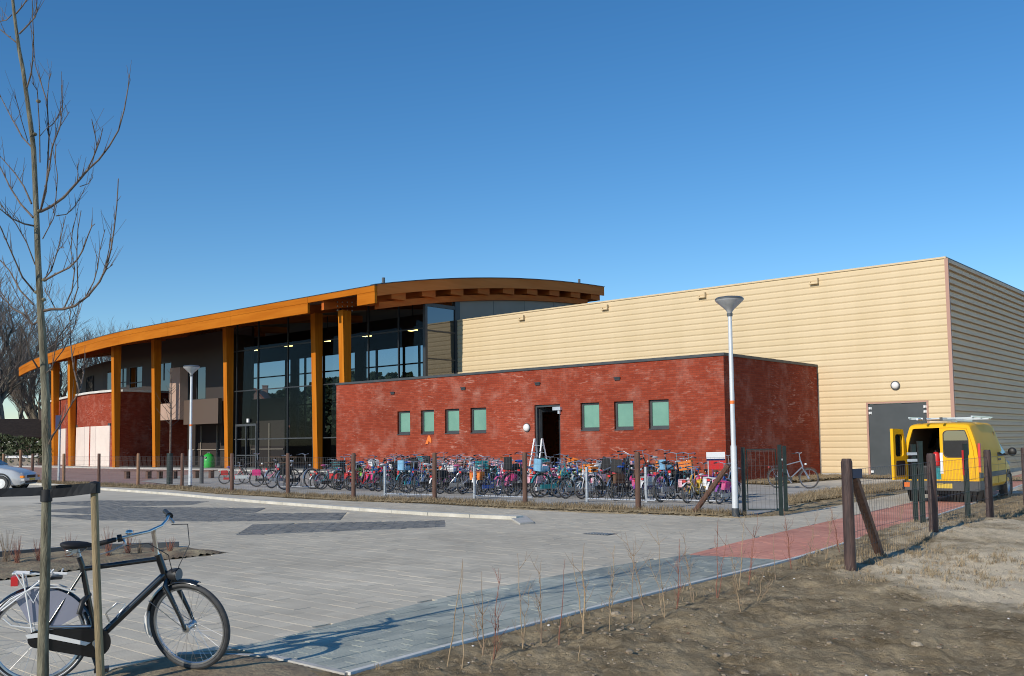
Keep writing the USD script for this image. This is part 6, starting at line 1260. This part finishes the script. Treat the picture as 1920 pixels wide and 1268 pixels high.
where = ["leftmost of the row along the kerb edging", "second from the left along the kerb edging", "third from the left along the edging", "fourth from the left along the edging", "fifth from the left along the edging, one tall stick", "sixth from the left along the edging", "seventh from the left along the edging", "eighth along the edging, with the thickest stick", "ninth from the left along the edging", "tenth from the left along the edging", "eleventh, leaning left over the blue pavers", "twelfth from the left along the edging", "thirteenth, by the tip of the red path", "fourteenth, leaning left at the tip of the red path", "fifteenth, before the red path", "sixteenth, before the red path", "seventeenth, before the red path, leaning right", "eighteenth, before the red path", "nineteenth, before the red path", "twentieth, left of the thick fence post", "close left of the thick fence post", "leaning left beside the thick fence post", "behind the slanted fence brace", "between the two right-hand fence posts", "low in the bare soil, left one of two", "low in the bare soil, right one of two", "short stub at the lower left of the soil", "short stub in the soil below the thickest stick"]
rs_ = random.Random(31)
for k, (px, py, tx, ty, col) in enumerate(SH):
    p = G(px, py); gz = ground_z(p[0], p[1]); p = np.array([p[0], p[1], gz - .02]); top = D(tx, ty, p[1] + rs_.uniform(-.15, .15)) - p
    t = thing("young_shrub", f"thin {col} twig shrub without leaves, {where[k]}", "shrub", tuple(p)); st = MB(); ns = 1 if (py - ty) < 60 else rs_.choice([1, 2, 2])
    r0 = .0105 if "thickest stick" in where[k] and "eighth" in where[k] else rs_.uniform(.0042, .0064); twg = MB()
    for j in range(ns):
        e = top * (1 if j == 0 else rs_.uniform(.6, .9)) + (np.zeros(3) if j == 0 else np.array([rs_.gauss(0, .08), rs_.gauss(0, .08), 0])); pts = [np.zeros(3)]
        for i in range(1, 7):
            u = i / 6; pts.append(e * u + np.array([rs_.gauss(0, .008), rs_.gauss(0, .008), 0]) * (1 if i < 6 else .3))
        st.tube(pts, np.linspace(r0 * (1 if j == 0 else .7), .0014, 7), 6)
        for _ in range(rs_.randint(3, 8)):
            i = rs_.randint(1, 5); q = np.array(pts[i]); a = rs_.uniform(0, 6.28); L = rs_.uniform(.08, .34) * np.linalg.norm(e); d_ = np.array([math.cos(a) * .55, math.sin(a) * .55, rs_.uniform(.5, 1)])
            m1 = q + d_ * L * .5 + np.array([rs_.gauss(0, .01), rs_.gauss(0, .01), 0]); m2 = q + d_ * L + np.array([rs_.gauss(0, .015), rs_.gauss(0, .015), .02]); twg.tube([q, m1, m2], [.0022, .0016, .0009], 4, False)
            if rs_.random() < .6: twg.tube([m1, m1 + np.array([rs_.gauss(0, .06), rs_.gauss(0, .06), .09])], [.0014, .0008], 3, False)
    obj("stem", st, "stem_" + col, t, smooth=True)
    if twg.n > 80: obj("twigs", twg, "stem_" + ("red" if col == "red" else "brown"), t, kind="stuff")
for k, (px, py, h, c, lb) in enumerate(((12, 1058, .42, "brown", "dark twiggy shrub at the left edge of the planting bed"), (32, 1062, .36, "red", "second shrub in the planting bed, at its left end"), (72, 1058, .32, "red", "reddish twiggy shrub left of the slim tree trunk in the bed"), (128, 1052, .38, "red", "reddish twiggy shrub between the trunk and the saddle"), (204, 1048, .42, "red", "reddish twiggy shrub just right of the wooden stake"), (240, 1044, .36, "red", "bright red twiggy shrub under the bicycle's left grip"), (262, 1042, .22, "brown", "small brown shrub beside the bright red one in the bed"), (318, 1042, .26, "red", "rightmost small red shrub at the tip of the planting bed"), (290, 1040, .2, "red", "low red shrub behind the bicycle's head tube"))):
    p = G(px, py); t = thing("twig_shrub", lb, "shrub", (p[0], p[1], 0)); b = MB()
    for _ in range(26):
        a = rs_.uniform(0, 6.28); L = h * rs_.uniform(.55, 1.15); sp = rs_.uniform(.02, .32) * h; b.tube([(rs_.gauss(0, .03), rs_.gauss(0, .03), 0), (math.cos(a) * sp * .5, math.sin(a) * sp * .5, L * .5), (math.cos(a) * sp, math.sin(a) * sp, L)], [.0035, .0026, .0012], 4, False)
    obj("stems", b, "stem_" + c, t)
# dry grass along the fences, clods and litter on the soil
def instancer(name, protos, pos, rot, scl, idx, kind="stuff", label=None, cat=None):
    pi = UsdGeom.PointInstancer.Define(stage, numbered("/World", name)); paths = []
    for k, (mb, mat, nm) in enumerate(protos):
        g = usdkit.mesh(stage, f"{pi.GetPath()}/{nm}", mb.mesh(), MATS[mat]); paths.append(g.GetPath())
    pi.CreatePrototypesRel().SetTargets(paths); pi.CreatePositionsAttr(Vt.Vec3fArray.FromNumpy(np.asarray(pos, np.float32))); pi.CreateProtoIndicesAttr(Vt.IntArray.FromNumpy(np.asarray(idx, np.int32)))
    q = [Gf.Quath(math.cos(a / 2), 0, 0, math.sin(a / 2)) for a in rot]; pi.CreateOrientationsAttr(Vt.QuathArray(q)); pi.CreateScalesAttr(Vt.Vec3fArray.FromNumpy(np.repeat(np.asarray(scl, np.float32)[:, None], 3, 1)))
    info(pi, label, cat, kind=kind)
def tuft(seed, n=16, h=.16, sp=.07):
    rg = random.Random(seed); b = MB()
    for _ in range(n):
        a = rg.uniform(0, 6.28); x, y = rg.gauss(0, sp * .5), rg.gauss(0, sp * .5); L = h * rg.uniform(.5, 1.2); lx, ly = math.cos(a) * L * rg.uniform(.2, .9), math.sin(a) * L * rg.uniform(.2, .9); w = .0035
        px_, py_ = -math.sin(a) * w, math.cos(a) * w
        b.add([(x - px_, y - py_, 0), (x + px_, y + py_, 0), (x + lx * .5 + px_ * .8, y + ly * .5 + py_ * .8, L * .6), (x + lx * .5 - px_ * .8, y + ly * .5 - py_ * .8, L * .6), (x + lx, y + ly, L * .8)], [(0, 1, 2, 2), (0, 2, 3, 3), (3, 2, 4, 4)])
    return b
TF = [(tuft(k, 16, .15, .09), "straw", f"grass_tuft_{k:03d}" if k else "grass_tuft") for k in range(3)]
rg = np.random.default_rng(8); pos = []
ln = LineString([tuple(p) for p in line_l])
for _ in range(2600):
    u = rg.uniform(0, ln.length); c = np.array(ln.interpolate(u).coords[0]); c = c + rg.normal(0, .24, 2); pos.append((*c, .015))
for pg, n in ((verge2, 700), (verge3, 900)):
    x0, y0, x1, y1 = pg.bounds
    while n > 0:
        c = (rg.uniform(x0, x1), rg.uniform(y0, y1))
        if pg.contains(Point(c)): pos.append((*c, .03)); n -= 1
instancer("dry_grass", TF, pos, rg.uniform(0, 6.28, len(pos)), rg.uniform(.5, 1.25, len(pos)), rg.integers(0, 3, len(pos)), label="dry straw-coloured grass along the foot of the long wire fence", cat="grass")
pos = []
fl = LineString([tuple(p) for p in RP])
for _ in range(520):
    c = np.array(fl.interpolate(rg.uniform(0, fl.length)).coords[0]) + rg.normal(0, .22, 2) + np.array([-.15, .1]); pos.append((*c, 0))
el = LineString([tuple(e) for e in epts])
for _ in range(210):
    c = np.array(el.interpolate(rg.uniform(0, el.length)).coords[0]) + np.array([.22, -.16]) * rg.uniform(.2, 2.4); pos.append((*c, 0))
ct = [G(1800, 1090)[:2], G(1700, 1090)[:2], G(1850, 1060)[:2], G(1780, 1050)[:2]]
for _ in range(230): pos.append((*(ct[rg.integers(0, 4)] + rg.normal(0, .5, 2)), 0))
pos = np.array(pos); z, d = terrain(pos[:, :2]); pos[:, 2] = z - .004; pos = pos[d > .03]
TF2 = [(tuft(k + 9, 12, .10, .10), "straw", f"grass_tuft_{k:03d}" if k else "grass_tuft") for k in range(3)]
instancer("dry_grass", TF2, pos, rg.uniform(0, 6.28, len(pos)), rg.uniform(.35, 1.05, len(pos)), rg.integers(0, 3, len(pos)), label="sparse dry grass on the bare soil beside the red path", cat="grass")
def clod(seed, fl_=.6):
    t = trimesh.creation.icosphere(1, 1.0); v = np.array(t.vertices); v *= (.7 + .6 * meshkit.noise(v * 1.7 + seed * 5.1, seed))[:, None]; v[:, 2] *= fl_; return MB().add(v, t.faces)
M("clod_dark", (0.20, 0.155, 0.105), 0.95, col2=(0.30, 0.245, 0.175), scale=3); M("clod_pale", (0.30, 0.24, 0.165), 0.95, col2=(0.38, 0.31, 0.22), scale=3); M("pebble_white", (0.62, 0.6, 0.56), 0.8); M("leaf_brown", (0.32, 0.15, 0.07), 0.8, col2=(0.4, 0.22, 0.1), scale=6)
lf_ = MB().add([(-1, 0, .1), (-.3, .5, .25), (.5, .4, .1), (1.1, 0, .3), (.4, -.45, .15), (-.4, -.5, .05)], [(0, 1, 5, 5), (1, 2, 4, 5), (2, 3, 4, 4)])
sk_ = MB().tube([(-1, 0, .06), (-.2, .1, .1), (1, -.1, .05)], [.035, .04, .02], 4, False)
n = 3600; th = np.radians(rg.uniform(-5, 36, n)); rr_ = 4.6 * (20 / 4.6) ** rg.uniform(0, 1, n); c = np.column_stack([rr_ * np.sin(th), rr_ * np.cos(th)]); z, d = terrain(c); ok = d > .05; c, z = c[ok], z[ok]; n = len(c)
idx = rg.choice(7, n, p=[.31, .29, .10, .08, .015, .055, .15]); sc_ = np.where(idx < 4, rg.gamma(1.4, .0048, n) + .003, rg.uniform(.004, .012, n)); sc_ = np.where(idx == 5, rg.uniform(.010, .026, n), sc_); sc_ = np.where(idx == 6, rg.uniform(.015, .06, n), sc_)
instancer("soil_clods", [(clod(1), "clod_dark", "clod"), (clod(2), "clod_dark", "clod_001"), (clod(3), "clod_pale", "clod_002"), (clod(4, .4), "clod_pale", "clod_003"), (clod(5, .8), "pebble_white", "pebble"), (lf_, "leaf_brown", "dead_leaf"), (sk_, "straw", "straw_bit")], np.column_stack([c, z + sc_ * .15]), rg.uniform(0, 6.28, n), sc_, idx, label="crumbs of earth, pebbles and dead leaves on the bare soil", cat="soil")
